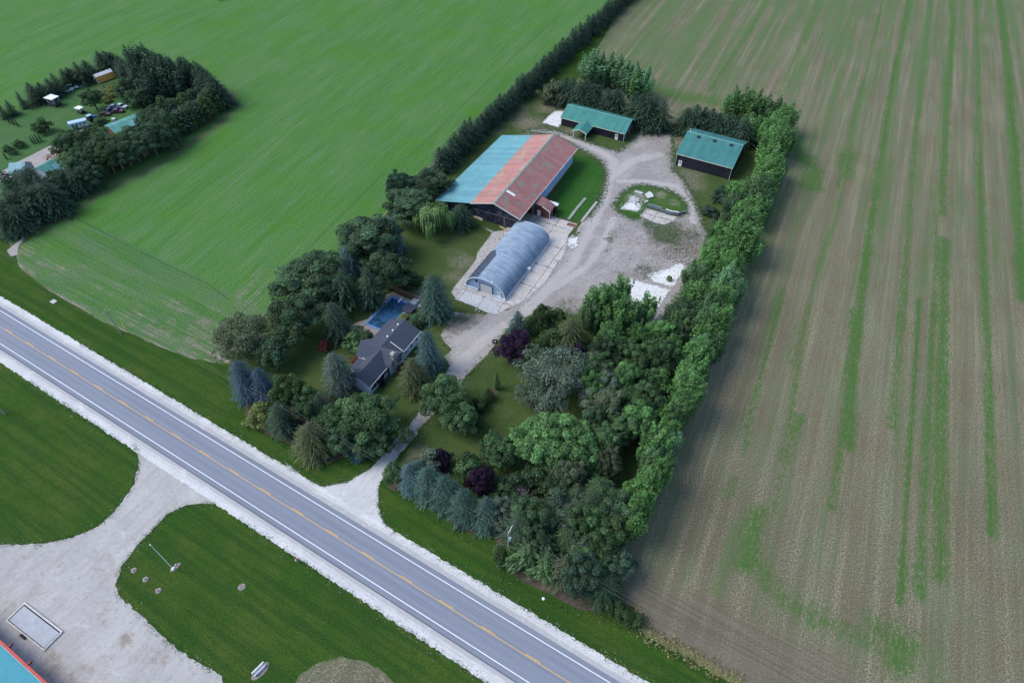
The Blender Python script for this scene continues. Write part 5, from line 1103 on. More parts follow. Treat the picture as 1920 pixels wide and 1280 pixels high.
# --- pool and deck
region('pool_deck', px((658, 611), (672, 603), (690, 598), (725, 552), (738, 548), (792, 572), (760, 596), (712, 640), (697, 664), (684, 655), (662, 622)), .046, .4, conc_mat('pool_deck_concrete', (.36, .31, .27), (.42, .36, .31), .3, .012), .15, .8)
pool = empty('swimming_pool', (-38.4, 115.4, 0), rad(62), 'rectangular swimming pool with bright blue liner behind the house', 'pool')
b = MB(); PL, PW = 11.6, 6.2
b.box(-.35, PL + .35, -PW - .35, -PW, 0, .34); b.box(-.35, PL + .35, 0, .35, 0, .34); b.box(-.35, 0, -PW, 0, 0, .34); b.box(PL, PL + .35, -PW, 0, 0, .34); b.build('coping', plain('blue_coping', (.2, .31, .5), .6), pool)
b = MB(); b.box(0, PL, -PW, -PW + .3, .05, .3); b.box(0, PL, -.3, 0, .05, .3); b.box(0, .3, -PW + .3, -.3, .05, .3); b.box(PL - .3, PL, -PW + .3, -.3, .05, .3); b.build('liner', plain('bright_blue_liner', (.07, .2, .46), .5), pool)
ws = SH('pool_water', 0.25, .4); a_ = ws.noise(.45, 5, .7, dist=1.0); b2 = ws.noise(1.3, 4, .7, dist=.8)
ws.out(ws.mix(ws.ss(b2, .60, .70, 0, .75), ws.mix(ws.ss(a_, .4, .6), (.015, .05, .09), (.03, .10, .2)), (.34, .44, .54)), b2, .2, .05)  # pale mottling painted into the water colour: cloud reflections and floating debris
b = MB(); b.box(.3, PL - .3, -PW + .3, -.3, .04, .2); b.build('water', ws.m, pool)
b = MB(); b.box(PL - 1.2, PL + .9, -3.2, -2.7, .62, .68); o = b.build('diving_board', M['white'], pool); MB().box(PL + .4, PL + .9, -3.15, -2.75, .05, .62).build('board_stand', M['dsteel'], o)
b = MB(); b.tube([(1.5, -.1, .3), (1.5, -.1, .9), (1.5, -.5, .9), (1.5, -.6, .25)], .03, 5); b.tube([(2.1, -.1, .3), (2.1, -.1, .9), (2.1, -.5, .9), (2.1, -.6, .25)], .03, 5); b.build('ladder', M['steel'], pool)
def flatbox(name, pxc, w, l, ang_, z0, z1, m, label, cat, kind=None):
    x, y = P(*pxc); e = MB().box(-w / 2, w / 2, -l / 2, l / 2, 0, z1 - z0).build(name, m); e.location = (x, y, z0); e.rotation_euler = (0, 0, ang_); tag(e, label, cat); return e
sc_ = flatbox('storage_box', (768, 581), 3.2, 3.0, rad(63), .05, .9, plain('dark_tarp', (.04, .05, .08), .8), 'low box under a dark cover at the pool corner near the tall spruce', 'storage box')
flatbox('deck_table', (777, 569), 2.6, 1.8, rad(63), .05, .75, plain('grey_table_top', (.26, .29, .34), .7), 'grey flat table between the dark covered box and the wooden fence', 'table')
def fence(p0, p1, h, m, label, name='wooden_fence', n=7):
    a, b_ = Vector(P(*p0)), Vector(P(*p1)); d = b_ - a; L = d.length; e = empty(name, (a.x, a.y, 0), math.atan2(d.y, d.x), label, 'fence')
    MB().box(0, L, -.03, .03, .15, h).build('boards', m, e)
    for k in range(n): x = L * k / (n - 1); MB().box(x - .06, x + .06, .035, .15, 0, h + .1).build('post', M['wood'], e)
    MB().box(0, L, -.09, .033, h + .003, h + .05).build('rail', M['wood'], e); return e
fence((738, 543), (790, 566), 1.5, plain('red_brown_fence', (.13, .08, .06), .85), 'brown board fence between the pool deck and the lawn')

# --- building at the lower left corner
cx_, cy_ = P(45, 1239, 3.4); rb = empty('red_trimmed_building', (cx_, cy_, -1.2), rad(-30.2), 'building with ribbed turquoise metal roof and red gutter, cut by the lower left corner', 'building')
s = .12; ZB = -1.2; b = MB(); b.slab([(-26, -15, 4.6 + 15 * s), (14, -15, 4.6 + 15 * s), (14, -.45, 4.65), (-26, -.45, 4.65)], .1); b.build('roof', plain('turquoise_roofing', (.055, .36, .43), .45, .4, var=.08), rb)
b = MB()
for k in range(120): x = -25.9 + k * .33; b.slab([(x, -15, 4.66 + 15 * s), (x + .07, -15, 4.66 + 15 * s), (x + .07, -.47, 4.71), (x, -.47, 4.71)], .05)
b.build('roof_ribs', plain('turquoise_rib', (.04, .27, .33), .45, .4, var=.08), rb)
MB().box(-26, 14, -.42, 0, 4.3, 4.72).build('gutter', M['redtrim'], rb); MB().box(-26, 14, -.47, -.42, 4.3, 4.78).build('eave_trim', M['cream'], rb)
MB().box(-25.6, 13.6, -14.6, -.9, 0, 4.3).build('wall', plain('red_wall', (.25, .04, .035), .7), rb)
for x in (-4.9, .65): b = MB(); b.box(x, x + .5, 0, .5, 4.2, 4.6); b.box(x + .15, x + .35, .5, .75, 4.2, 4.5); b.build('eave_lamp', plain('dark_red_metal', (.1, .015, .02), .5), rb)
# weighbridge
x0, y0 = P(16, 1163); wb = empty('weighbridge', (x0, y0, 0), rad(-28.8), 'rectangular concrete truck scale with pale kerb in the gravel forecourt', 'truck scale')
sx, sy = 10.6, 3.6
# long side runs from the upper corner; local frame: x along, y towards the upper side
wx, wy = P(16, 1163); lx, ly = P(84, 1217); ux, uy = P(47, 1133); wb.rotation_euler = (0, 0, math.atan2(ly - wy, lx - wx)); LL = math.hypot(lx - wx, ly - wy); WW = math.hypot(ux - wx, uy - wy)
b = MB(); b.box(0, LL, -.2, 0, 0, .32); b.box(0, LL, WW, WW + .3, 0, .32); b.box(-.25, 0, -.2, WW + .3, 0, .32); b.box(LL, LL + .25, -.2, WW + .3, 0, .32); b.build('kerb', plain('pale_kerb_concrete', (.5, .48, .46), .9), wb)
b = MB(); b.box(.0, LL, .0, WW, .04, .1); b.build('gap', M['black'], wb); b = MB(); b.box(.2, LL - .18, .12, WW - .2, .1, .26); b.build('platform', conc_mat('scuffed_grey_concrete', (.36, .38, .41), (.43, .44, .47), 0, 0, stain=(.22, .22, .24), stain_amt=.7), wb)
b = MB(); b.box(LL * .42, LL * .55, -.7, -.25, 0, .3); b.build('hatch', M['black'], wb)

# ---------------------------------------------------------------- poles, wires, small things
def pole(base, h, label, arm=True, lamp=False, dd=rad(-30.4)):
    e = empty('utility_pole', (base[0], base[1], 0), dd, label, 'utility pole', 'utility poles along the road')
    MB().tube([(0, 0, 0), (0, 0, h * .5), (0, 0, h)], [.17, .14, .11], 8).build('shaft', plain('pole_timber', (.26, .25, .24), .9, var=.2), e)
    if arm: MB().box(-.08, .08, -.9, .9, h - .75, h - .6).build('crossarm', M['wood'], e)
    for y in ((-.8, 0, .8) if arm else (0,)): MB().disc(0, y, h - .6 if y else h, h - .4 if y else h + .2, .06, 8).build('insulator', M['white'], e)
    if lamp:
        MB().tube([(0, .1, h - .3), (0, 1.2, h + .1), (0, 1.6, h + .1)], .05, 6).build('lamp_arm', M['white'], e); MB().disc(.38, 0, h - 2.6, h - 1.6, .24, 10).build('transformer', plain('grey_green_transformer', (.3, .45, .45), .5), e)
    return e
pl = [P(227, 626), P(546, 802), P(953, 998, 9.2)]
hts = [8.6, 8.2, 9.2]
pole(pl[0], hts[0], 'grey utility pole on the verge beside the green crop'); pole(pl[1], hts[1], 'pale utility pole standing between the front garden trees', arm=False); pole(pl[2], hts[2], 'utility pole with transformer and lamp at the corner clump', arm=False, lamp=True)
dvec = Vector(pl[2]) - Vector(pl[0]); pext = [tuple(Vector(pl[0]) - dvec * .55)] + pl + [tuple(Vector(pl[2]) + dvec * .6)]; hext = [8.6] + hts + [9.2]
for off, dz in ((.75, -.45), (-.2, .15)):
    for i in range(4):
        a, c = Vector((*pext[i], hext[i] + dz)), Vector((*pext[i + 1], hext[i + 1] + dz)); pts = []
        for k in range(17): t = k / 16; p_ = a.lerp(c, t); p_.z -= 4 * t * (1 - t) * 0.9; pts.append((p_.x + off * rn.x, p_.y + off * rn.y, p_.z))
        o = MB().tube(pts, .014, 4).build('power_line', plain('wire_grey', (.16, .16, .16), .5)); tag(o, 'thin grey overhead wire sagging between the roadside poles', 'wire', 'overhead wires along the road')
pb = P(9, 776); e = pole(pb, 8.5, 'grey utility pole on the lawn south of the road at the left edge', arm=False)
x, y = P(231, 617); o = MB().tube([(0, 0, 0), (0.15, .3, 2.1)], .09, 6).build('guy_marker', plain('yellow_plastic', (.6, .55, .05), .5)); o.location = (x + .4, y, 0); tag(o, 'yellow guy wire guard leaning by the verge pole', 'marker')
x, y = P(101, 566); o = MB().box(-.8, .8, -.6, .6, 0, .25).build('utility_hatch', M['concrete']); o.location = (x, y, 0); o.rotation_euler = (0, 0, RD); tag(o, 'pale square utility cover in the verge grass', 'hatch')
# flagpole and lawn lights
x, y = P(325, 1066); fp = empty('flagpole', (x, y, 0), 0, 'tall white flagpole without a flag on the front lawn', 'flagpole')
MB().tube([(0, 0, 0), (0, 0, 6), (0, 0, 10.4)], [.09, .07, .045], 8).build('shaft', plain('mint_white_paint', (.6, .74, .7), .5), fp); o = bpy.data.meshes.new('ball'); bm = bmesh.new(); bmesh.ops.create_uvsphere(bm, u_segments=10, v_segments=8, radius=.14); bmesh.ops.translate(bm, verts=bm.verts, vec=(0, 0, 10.5)); bm.to_mesh(o); bm.free(); obj('finial', o, M['white'], fp)
MB().disc(0, 0, .0, .3, .3, 10).build('footing', M['white'], fp)
bed = [(P(329, 1063)[0] + 1.1 * math.cos(t) * math.cos(.9) - .5 * math.sin(t) * math.sin(.9), P(329, 1063)[1] + 1.1 * math.cos(t) * math.sin(.9) + .5 * math.sin(t) * math.cos(.9)) for t in np.linspace(0, 6.28, 18)[:-1]]
def flatpoly(name, poly, z0, z1, m, kind='structure'): o = MB().prism(poly, z0, z1).build(name, m); o['kind'] = kind; return o
stonebed = plain('gravel_ring_stones', (.22, .19, .18), .95, var=.5, scale=5)
flatpoly('gravel_bed', bed, .0, .07, stonebed)
def light(pxp, label, group=None, big=True):
    x, y = P(*pxp); e = empty('garden_light', (x, y, 0), RNG.uniform(0, 3), label, 'garden light', group)
    MB().disc(0, 0, 0, .09, .55 if big else .3, 14).build('stone_ring', stonebed, e); MB().disc(0, 0, .09, .55, .07, 8).build('stem', M['dsteel'], e)
    MB().disc(-.05, .08, .55, .68, .12, 10, .07).build('lamp_head', M['white'], e); MB().box(.1, .26, -.25, -.09, .09, .2).build('rock', M['stone'], e)
light((332, 1060), 'small white spotlight in the oval bed at the flagpole foot', big=False)
for q_, d_ in (((251, 1069), 'garden light in a stone ring closest to the gravel forecourt'), ((273, 1086), 'garden light in a stone ring, middle of the three on the lawn'), ((297, 1107), 'garden light in a stone ring, lowest of the three on the lawn')): light(q_, d_)
x, y = P(453, 1100); flatpoly('bare_ring', [(x + .7 * math.cos(t), y + .7 * math.sin(t)) for t in np.linspace(0, 6.28, 14)[:-1]], 0, .05, stonebed)
# bench
x, y = P(488, 1256); be = empty('bench', (x, y, 0), math.atan2(P(496, 1247)[1] - P(480, 1263)[1], P(496, 1247)[0] - P(480, 1263)[0]), 'pale blue two-plank bench in a gravel oval', 'bench')
MB().box(-1.2, 1.2, -.28, -.02, .5, .56).build('seat', M['lblue'], be); MB().slab([(-1.2, .2, .95), (1.2, .2, .95), (1.2, .42, 1.0), (-1.2, .42, 1.0)], .06).build('backrest', M['white'], be)
for x_ in (-1.0, 1.0): MB().box(x_ - .05, x_ + .05, -.25, .35, 0, .5).build('leg', M['dsteel'], be); MB().box(x_ - .04, x_ + .04, .25, .33, .5, .94).build('back_support', M['dsteel'], be)
gx, gy = P(488, 1257.5); aa = be.rotation_euler[2]; flatpoly('bench_gravel', [(gx + 1.75 * math.cos(t) * math.cos(aa) - .85 * math.sin(t) * math.sin(aa), gy + 1.75 * math.cos(t) * math.sin(aa) + .85 * math.sin(t) * math.cos(aa)) for t in np.linspace(0, 6.28, 20)[:-1]], 0, .05, stonebed)
# mailbox
x, y = P(560, 1053); mb_ = empty('mailbox', (x, y, 0), RD, 'dark roadside mailbox on a post at the gravel shoulder', 'mailbox'); MB().box(-.06, .06, -.06, .06, 0, 1.0).build('post', M['wood'], mb_)
b = MB(); pr_ = [(.16 * math.cos(t), 1.2 + .16 * math.sin(t)) for t in np.linspace(0, math.pi, 8)]; pr_ = [(.16, 1.0)] + pr_ + [(-.16, 1.0)]; n = len(pr_); b.add([(-.3, p, q2) for p, q2 in pr_] + [(.3, p, q2) for p, q2 in pr_], [tuple(range(n)), tuple(range(2 * n - 1, n - 1, -1))] + [(i, (i + 1) % n, n + (i + 1) % n, n + i) for i in range(n)]); b.build('box', M['rust'], mb_)
MB().box(-.5, -.25, -.3, -.1, .5, .9).build('paper_tube', M['cream'], mb_)
# stones
def rock(name, X, Y, r, m, label, cat='rock', flat=.6, seed=0, parent=None, group=None, z=0):
    rs = random.Random(seed); bm = bmesh.new(); bmesh.ops.create_icosphere(bm, subdivisions=2, radius=r)
    for v in bm.verts: v.co *= rs.uniform(.78, 1.15); v.co.z = max(-r * .2, v.co.z * flat)
    me = bpy.data.meshes.new(name); bm.to_mesh(me); bm.free(); o = obj(name, me, m); o.location = (X, Y, z + r * .15); tag(o, label, cat, group); return o
rock('boulder', *P(1019, 1122), .3, M['white'], 'white stone alone on the mown verge right of the road')
def chunk(pts, z0, z1, label, m=M['concrete'], tilt=0.0):
    c = [P(*p) for p in pts]; mx = sum(p[0] for p in c) / len(c); my = sum(p[1] for p in c) / len(c)
    o = MB().prism([(p[0] - mx, p[1] - my) for p in c], 0, z1 - z0).build('concrete_slab', m); o.location = (mx, my, z0); o.rotation_euler = (tilt, tilt * .5, 0); tag(o, label, 'slab'); return o
PALE = plain('pale_concrete_block', (.5, .51, .5), .9)
chunk([(1209, 367), (1217, 362), (1223, 366), (1225, 371), (1215, 374)], .3, .65, 'thick pale concrete slab tipped on the grass island', PALE, .07)
chunk([(1208, 379), (1215, 378), (1215, 380), (1209, 381)], .05, .5, 'narrow pale concrete block on the island below the tipped slab', PALE); chunk([(1190, 359), (1205, 363), (1204, 365), (1190, 361)], .05, .5, 'thin pale kerb piece at the top of the grass island', PALE)
def strip_thing(name, pts, w_, z1, m, label, cat, z0=0.0):
    q = [Vector(P(*p)) for p in pts]; L = []; R = []
    for i, p in enumerate(q): d = (q[min(i + 1, len(q) - 1)] - q[max(i - 1, 0)]).normalized(); n = Vector((-d.y, d.x)) * w_ / 2; L.append(tuple(p + n)); R.append(tuple(p - n))
    o = MB()
    for i in range(len(q) - 1): o.prism([L[i], R[i], R[i + 1], L[i + 1]], z0, z1)
    r = o.build(name, m); tag(r, label, cat); return r
strip_thing('retaining_wall', [(1213, 388), (1226, 391), (1240, 396), (1256, 402), (1270, 404), (1284, 399)], .4, .75, plain('dark_stained_concrete', (.12, .13, .15), .9, var=.3), 'low dark retaining wall along the ramp on the island', 'wall')
strip_thing('steel_pipe', [(1214, 386.5), (1227, 389.5), (1240, 394)], .22, .98, M['steel'], 'grey pipe lying along the low retaining wall', 'pipe', .78); strip_thing('white_plank', [(1248, 396.5), (1258, 400), (1272, 402)], .3, .95, M['white'], 'white plank lying on the end of the retaining wall', 'plank', .77)
strip_thing('concrete_curb', [(1066, 412), (1082, 391), (1098, 372)], .9, .28, plain('grey_green_curb', (.24, .26, .24), .9, var=.3), 'long concrete trough in the grass beside the barn', 'curb')
strip_thing('concrete_curb', [(1090, 416), (1104, 398), (1119, 379)], .8, .22, plain('pale_curb', (.34, .34, .31), .9, var=.3), 'pale concrete strip between barn grass and gravel yard', 'curb')
strip_thing('timber_beam', [(937, 425), (946, 430), (956, 434)], .3, .35, plain('pale_timber', (.42, .34, .22), .8), 'pale timber beam on the ground before the barn front', 'beam'); strip_thing('timber_beam', [(884, 404), (905, 414)], .4, .6, M['cream'], 'whitish beam leaning low along the barn front by the dark tree', 'beam')
flatbox('rusty_plate', (1071, 422), 2.6, 1.4, rad(-27), .07, .12, M['rust'], 'rusty rectangular plate at the corner of the concrete pad', 'metal plate')
rock('boulder', *P(1072, 460), .8, M['stone'], 'flat pale boulder at the edge of the concrete pad', seed=4, flat=.35)
# rubble, brush and weeds one could not count
def scatter(name, spots, n, r0, r1, m, kind='stuff', flat=.6, seed=1):
    rs = random.Random(seed); mb = MB()
    for _ in range(n):
        cx, cy, sp = rs.choice(spots); x, y = P(cx, cy); a = rs.uniform(0, 6.28); d = sp * math.sqrt(rs.random()); x += d * math.cos(a); y += d * math.sin(a); r = rs.uniform(r0, r1) * rs.uniform(.5, 1); z = rs.uniform(0, r)
        k = 5; ph = rs.uniform(0, 6.28); top = [(x + r * .7 * math.cos(ph + 6.28 * i / k), y + r * .7 * math.sin(ph + 6.28 * i / k), z + r * flat * rs.uniform(.7, 1.2)) for i in range(k)]; bot = [(x + r * rs.uniform(.8, 1.2) * math.cos(ph + 6.28 * i / k), y + r * rs.uniform(.8, 1.2) * math.sin(ph + 6.28 * i / k), z - r * .2) for i in range(k)]
        mb.add(bot + top, [tuple(range(5, 10))] + [(i, (i + 1) % k, k + (i + 1) % k, k + i) for i in range(k)])
    o = mb.build(name, m); o['kind'] = kind; return o
scatter('rubble', [(1290, 460, 4.5), (1300, 470, 4), (1278, 478, 4), (1295, 445, 3), (1262, 480, 3), (1240, 475, 3.5), (1285, 488, 2.5)], 420, .12, .38, plain('dusty_rubble', (.27, .255, .235), .95, var=.5, scale=2), seed=1)
scatter('rubble_bits', [(1186, 374, 2.6), (1196, 380, 2), (1200, 372, 2), (1172, 388, 2), (1200, 395, 2)], 120, .12, .35, M['stone'], seed=2)
scatter('gravel_clods', [(1180, 440, 8), (1200, 470, 8), (1165, 415, 6), (1220, 460, 8), (1190, 500, 7), (1150, 470, 8), (1230, 500, 6)], 240, .08, .24, plain('dark_clods', (.1, .09, .085), .95), flat=.35, seed=3)
scatter('slab_debris', [(900, 580, 2), (930, 585, 2), (985, 568, 2), (1060, 480, 2.5), (1050, 495, 2), (1065, 470, 2)], 110, .1, .35, M['stone'], flat=.3, seed=4)
def weeds(name, spots, n, sz, m, seed, zr=.5):
    rs = np.random.RandomState(seed); cen = []
    for _ in range(n): cx, cy, sp = spots[rs.randint(len(spots))]; x, y = P(cx, cy); a = rs.uniform(0, 6.28); d = sp * math.sqrt(rs.rand()); cen.append((x + d * math.cos(a), y + d * math.sin(a), rs.rand() * zr + .05))
    me = cards_mesh(name, np.array(cen), rs.normal(size=(n, 3)) + np.array([0, 0, .6]), sz * rs.uniform(.5, 1.3, n), rs.rand(n), .5, seed=seed); o = obj(name, me, m); o['kind'] = 'stuff'
weeds('weeds', [(1245, 430, 6), (1265, 450, 6), (1220, 428, 3), (1280, 435, 5), (1255, 470, 5), (1215, 505, 4), (1205, 512, 3), (1290, 455, 5)], 2600, .3, LM['olivebroad'], 5)
weeds('dry_grass', [(1280, 430, 5), (1300, 455, 5), (1260, 460, 6), (1240, 290, 5), (1260, 325, 4), (1065, 575, 4), (1095, 588, 5), (1300, 360, 5)], 1800, .28, leaf_mat('dry_grass_blades', (.19, .16, .10)), 6, .3)
weeds('tall_weeds', [(1225, 1195, 2), (1260, 1213, 2), (1300, 1233, 2), (1340, 1252, 2), (1380, 1275, 2), (1195, 1168, 2.5), (1180, 1150, 2.5)], 1500, .4, leaf_mat('tan_weeds', (.2, .18, .09)), 7, .6)
weeds('ground_plants', [(1150, 1135, 4), (1105, 1120, 5), (1060, 1110, 4), (960, 1060, 4), (820, 940, 4), (880, 985, 4), (560, 835, 4), (640, 850, 4)], 1600, .4, LM['broad'], 8, .5)
def logs(name, spot, n, m, label, cat, ln=3.0, r=.07, spread=2.0, seed=0):
    rs = random.Random(seed); x, y = P(*spot); b = MB()
    for _ in range(n): a = rs.uniform(0, 3.14); cx, cy = rs.uniform(-spread, spread) * .6, rs.uniform(-spread, spread) * .6; l = ln * rs.uniform(.4, 1) / 2; z = rs.uniform(.08, .5); b.tube([(cx - l * math.cos(a), cy - l * math.sin(a), z), (cx, cy, z + .12), (cx + l * math.cos(a), cy + l * math.sin(a), z * .6)], [r, r * .8, r * .4], 5)
    o = b.build(name, m); o.location = (x, y, 0); tag(o, label, cat); return o
logs('fallen_branches', (1345, 376), 12, M['black'], 'black fallen branches at the foot of the poplar row', 'branches', 5, .12, 2.5, 1)
logs('brush_heap', (198, 172), 60, M['palebark'], 'grey heap of dry brush in the neighbouring yard', 'brush heap', 4, .08, 5, 2); logs('woodpile', (152, 160), 40, plain('grey_timber', (.3, .27, .25), .9), 'long low heap of grey wood below the orange shed', 'woodpile', 4, .12, 4, 3)
scatter('firewood', [(100, 290, 2.6), (107, 287, 2.4), (92, 294, 2.2), (113, 289, 1.6)], 220, .2, .5, plain('mixed_firewood', (.4, .3, .25), .8, var=.7, scale=1.2), seed=9)
scatter('stone_heap', [(421, -1, 3.0)], 40, .4, 1.2, plain('dark_field_stone', (.14, .12, .12), .9, var=.5), seed=10)
weeds('heap_weeds', [(200, 170, 6), (210, 180, 5), (190, 185, 5), (215, 165, 5)], 1800, .6, LM['yellow'], 11, .8)

def fringe(name, lines, per_m, sz, m, seed, spread=.45, zr=.12):
    """grass blades or stones straggling over the edge between gravel and lawn"""
    rs = np.random.RandomState(seed); cen = []
    for pts in lines:
        for a, b_ in zip(pts[:-1], pts[1:]):
            L = math.dist(a, b_); n = int(L * per_m); t = rs.rand(n); k = rs.normal(size=n); cl = vnoise(a[0] + (b_[0] - a[0]) * t, a[1] + (b_[1] - a[1]) * t, 1.3, seed) > -.25
            nx, ny = -(b_[1] - a[1]) / L, (b_[0] - a[0]) / L
            for q, o_, c_ in zip(t, k, cl):
                if c_: cen.append((a[0] + (b_[0] - a[0]) * q + nx * o_ * spread, a[1] + (b_[1] - a[1]) * q + ny * o_ * spread, rs.rand() * zr + .06))
    n = len(cen); me = cards_mesh(name, np.array(cen), rs.normal(size=(n, 3)) * .5 + np.array([0, 0, .8]), sz * rs.uniform(.5, 1.4, n), rs.rand(n), .5, seed=seed); o = obj(name, me, m); o['kind'] = 'stuff'
GB = leaf_mat('verge_grass_blades', (0.03, 0.075, 0.012), .5); GB2 = leaf_mat('lawn_grass_blades', (0.045, 0.075, 0.022), .5)
uu = [Vector(P(*p_)).dot(rd) for p_ in ((560, 886), (742, 1004), (247, 824), (455, 962))]
sh = [[RP(-150, HW + 3.4), RP(uu[0], HW + 3.4)], [RP(uu[1], HW + 3.4), RP(150, HW + 3.4)], [RP(-150, -HW - 3.7), RP(uu[2], -HW - 3.7)], [RP(uu[3], -HW - 3.7), RP(110, -HW - 3.7)]]
FE = px((247, 826), (258, 848), (261, 872), (252, 906), (232, 938), (198, 976), (150, 1004), (80, 1019), (0, 1021)); FE2 = px((405, 944), (358, 945), (318, 960), (288, 990), (250, 1030), (229, 1060), (216, 1096), (226, 1120), (262, 1152), (312, 1200), (362, 1236), (413, 1266))
EN = px((575, 898), (605, 911), (650, 903), (700, 873), (735, 832)); EN2 = px((752, 848), (726, 884), (711, 912), (711, 950), (718, 975), (742, 1003))
fringe('verge_grass', sh + [FE, FE2, EN, EN2], 26, .2, GB, 21, .38)
stm = leaf_mat('pale_gravel_bits', (.36, .36, .36), .3); fringe('stray_gravel', sh + [FE, FE2, EN, EN2], 12, .16, stm, 22, .6, .02)
yl = yard_poly[3:-1]; dl = px((762, 802), (790, 765), (827, 715), (842, 686), (832, 668), (846, 655), (832, 640), (827, 628), (850, 585)); dr = px((952, 617), (907, 672), (865, 716), (835, 750), (807, 783), (782, 811))
fringe('yard_edge_grass', [yl, island + island[:1], dl, dr], 30, .24, GB2, 23, .8, .15); fringe('yard_edge_gravel', [yl, dl, dr], 14, .2, leaf_mat('grey_gravel_bits', (.22, .2, .19), .3), 24, 1.0, .02)

# ---------------------------------------------------------------- neighbour's buildings and vehicles
def hut(name, p0, p1, D, ze, zr, roofm, wallm, label, cat='shed', ov=.3):
    """gabled building whose near eave runs from p0 to p1 in the photograph"""
    a, b_ = Vector(P(*p0, ze)), Vector(P(*p1, ze)); d = b_ - a; L = d.length; e = empty(name, (a.x, a.y, 0), math.atan2(d.y, d.x), label, cat)
    roof_panel(e, 'roof', [(-ov, -ov, ze), (L + ov, -ov, ze), (L + ov, D / 2, zr), (-ov, D / 2, zr)], .1, roofm); roof_panel(e, 'roof', [(-ov, D / 2, zr), (L + ov, D / 2, zr), (L + ov, D + ov, ze), (-ov, D + ov, ze)], .1, roofm)
    w_ = MB(); w_.box(.15, L - .15, 0, .15, 0, ze - .1); w_.box(.15, L - .15, D - .15, D, 0, ze - .1); gable_wall(w_, 0, D, 0, 0, ze - .1, zr - .14, .15, 'y'); gable_wall(w_, 0, D, L - .15, 0, ze - .1, zr - .14, .15, 'y'); w_.build('wall', wallm, e)
    return e, L
ts, L = hut('machine_shed', (216, 249), (275, 226), 8.0, 3.2, 4.2, R_OLDG, W_BROWN, 'long low shed with patchy teal roof in the neighbouring grove'); door(ts, L * .5, 0, 2.6, 2.4, '-y', m=M['dwood'], pane=False)
nh, L = hut('neighbour_house', (87, 326), (114, 311), 6.5, 3.4, 5.0, R_OLDG, plain('lilac_grey_wall', (.42, .42, .5), .8), 'neighbouring house with green roof by the gravel drive, middle block', 'house')
window(nh, 1.5, 0, 1.2, 1.1, 1.2, '-y'); window(nh, L - 1.3, 0, 1.2, 1.1, 1.2, '-y')
h2, L = hut('neighbour_garage', (113, 321), (128, 312), 6.0, 3.0, 4.4, R_TEAL, plain('lilac_grey_wall', (.42, .42, .5), .8), 'teal roofed garage attached right of the neighbouring house', 'garage'); window(h2, 1.5, 0, 1.2, 1.0, 1.0, '-y')
h3, L = hut('neighbour_cottage', (18, 326), (45, 324), 6.5, 3.0, 5.2, R_TEAL, plain('lilac_grey_wall', (.42, .42, .5), .8), 'blue-green roofed cottage half hidden by the left edge conifers', 'cottage'); window(h3, 2.0, 0, 1.1, 1.0, 1.1, '-y')
# orange gambrel shed
a, b_ = Vector(P(187, 158)), Vector(P(214, 148)); d = b_ - a; gs = empty('gambrel_shed', (a.x, a.y, 0), math.atan2(d.y, d.x), 'small orange shed with pale gambrel roof at the back of the neighbouring yard', 'shed'); L = d.length * 1.15; Wd = 4.2
OR = plain('orange_roofing', (.48, .25, .06), .7, var=.2); PR = plain('pale_roofing', (.58, .58, .6), .6)
roof_panel(gs, 'lower_roof', [(-.1, -.15, .4), (L + .1, -.15, .4), (L + .1, .7, 2.6), (-.1, .7, 2.6)], .08, OR); roof_panel(gs, 'upper_roof', [(-.1, .7, 2.6), (L + .1, .7, 2.6), (L + .1, 2.1, 3.4), (-.1, 2.1, 3.4)], .08, PR)
roof_panel(gs, 'upper_roof', [(-.1, 2.1, 3.4), (L + .1, 2.1, 3.4), (L + .1, 3.5, 2.6), (-.1, 3.5, 2.6)], .08, PR); roof_panel(gs, 'lower_roof', [(-.1, 3.5, 2.6), (L + .1, 3.5, 2.6), (L + .1, 4.35, .4), (-.1, 4.35, .4)], .08, OR)
for x in (0, L - .1):
    pr_ = [(0, 0), (4.2, 0), (4.2, .4), (3.4, 2.5), (2.1, 3.3), (.8, 2.5), (0, .4)]; b = MB(); b.add([(x, p, z) for p, z in pr_] + [(x + .1, p, z) for p, z in pr_], [tuple(range(7)), tuple(range(13, 6, -1))] + [(i, (i + 1) % 7, 7 + (i + 1) % 7, 7 + i) for i in range(7)]); b.build('end_wall', plain('pale_end_wall', (.45, .42, .42), .8), gs)
door(gs, 0, 2.1, 1.2, 1.9, '-x', m=M['dwood'], pane=False)
def car(p, ang_, col, label, L=4.4, W=1.8, van=False, cat='car', name='parked_car'):
    x, y = P(*p); e = empty(name, (x, y, 0), ang_, label, cat); b = MB(); h1 = .95 if not van else 1.1; h2 = 1.45 if not van else 2.0
    prof = [(-L / 2, .35), (L / 2, .35), (L / 2, .75), (L / 2 - .15, .85), (L * .22, h1), (-L / 2 + .2, h1), (-L / 2, .8)]
    def ext(mb, pr, w, z=0): n = len(pr); mb.add([(a, -w / 2, c) for a, c in pr] + [(a, w / 2, c) for a, c in pr], [tuple(range(n)), tuple(range(2 * n - 1, n - 1, -1))] + [(i, (i + 1) % n, n + (i + 1) % n, n + i) for i in range(n)])
    ext(b, prof, W); b.build('body', col, e); b = MB(); ext(b, [(-L * .38 if not van else -L * .49, h1), (L * .2, h1), (L * .06, h2 - .05), (-L * .28 if not van else -L * .48, h2 - .05)], W * .88); b.build('windows', M['glass'], e)
    b = MB(); b.box(-L * .27 if not van else -L * .48, L * .05, -W * .4, W * .4, h2 - .05, h2); b.build('roof', col, e)
    for sx_ in (-L * .3, L * .3):
        for sy_ in (-W / 2 + .1, W / 2 - .1): MB().tube([(sx_, sy_ - .12, .33), (sx_, sy_ + .12, .33)], .33, 12).build('wheel', M['black'], e)
    return e
def ccol(n, c): return plain(n, c, .3, .5, var=.08)
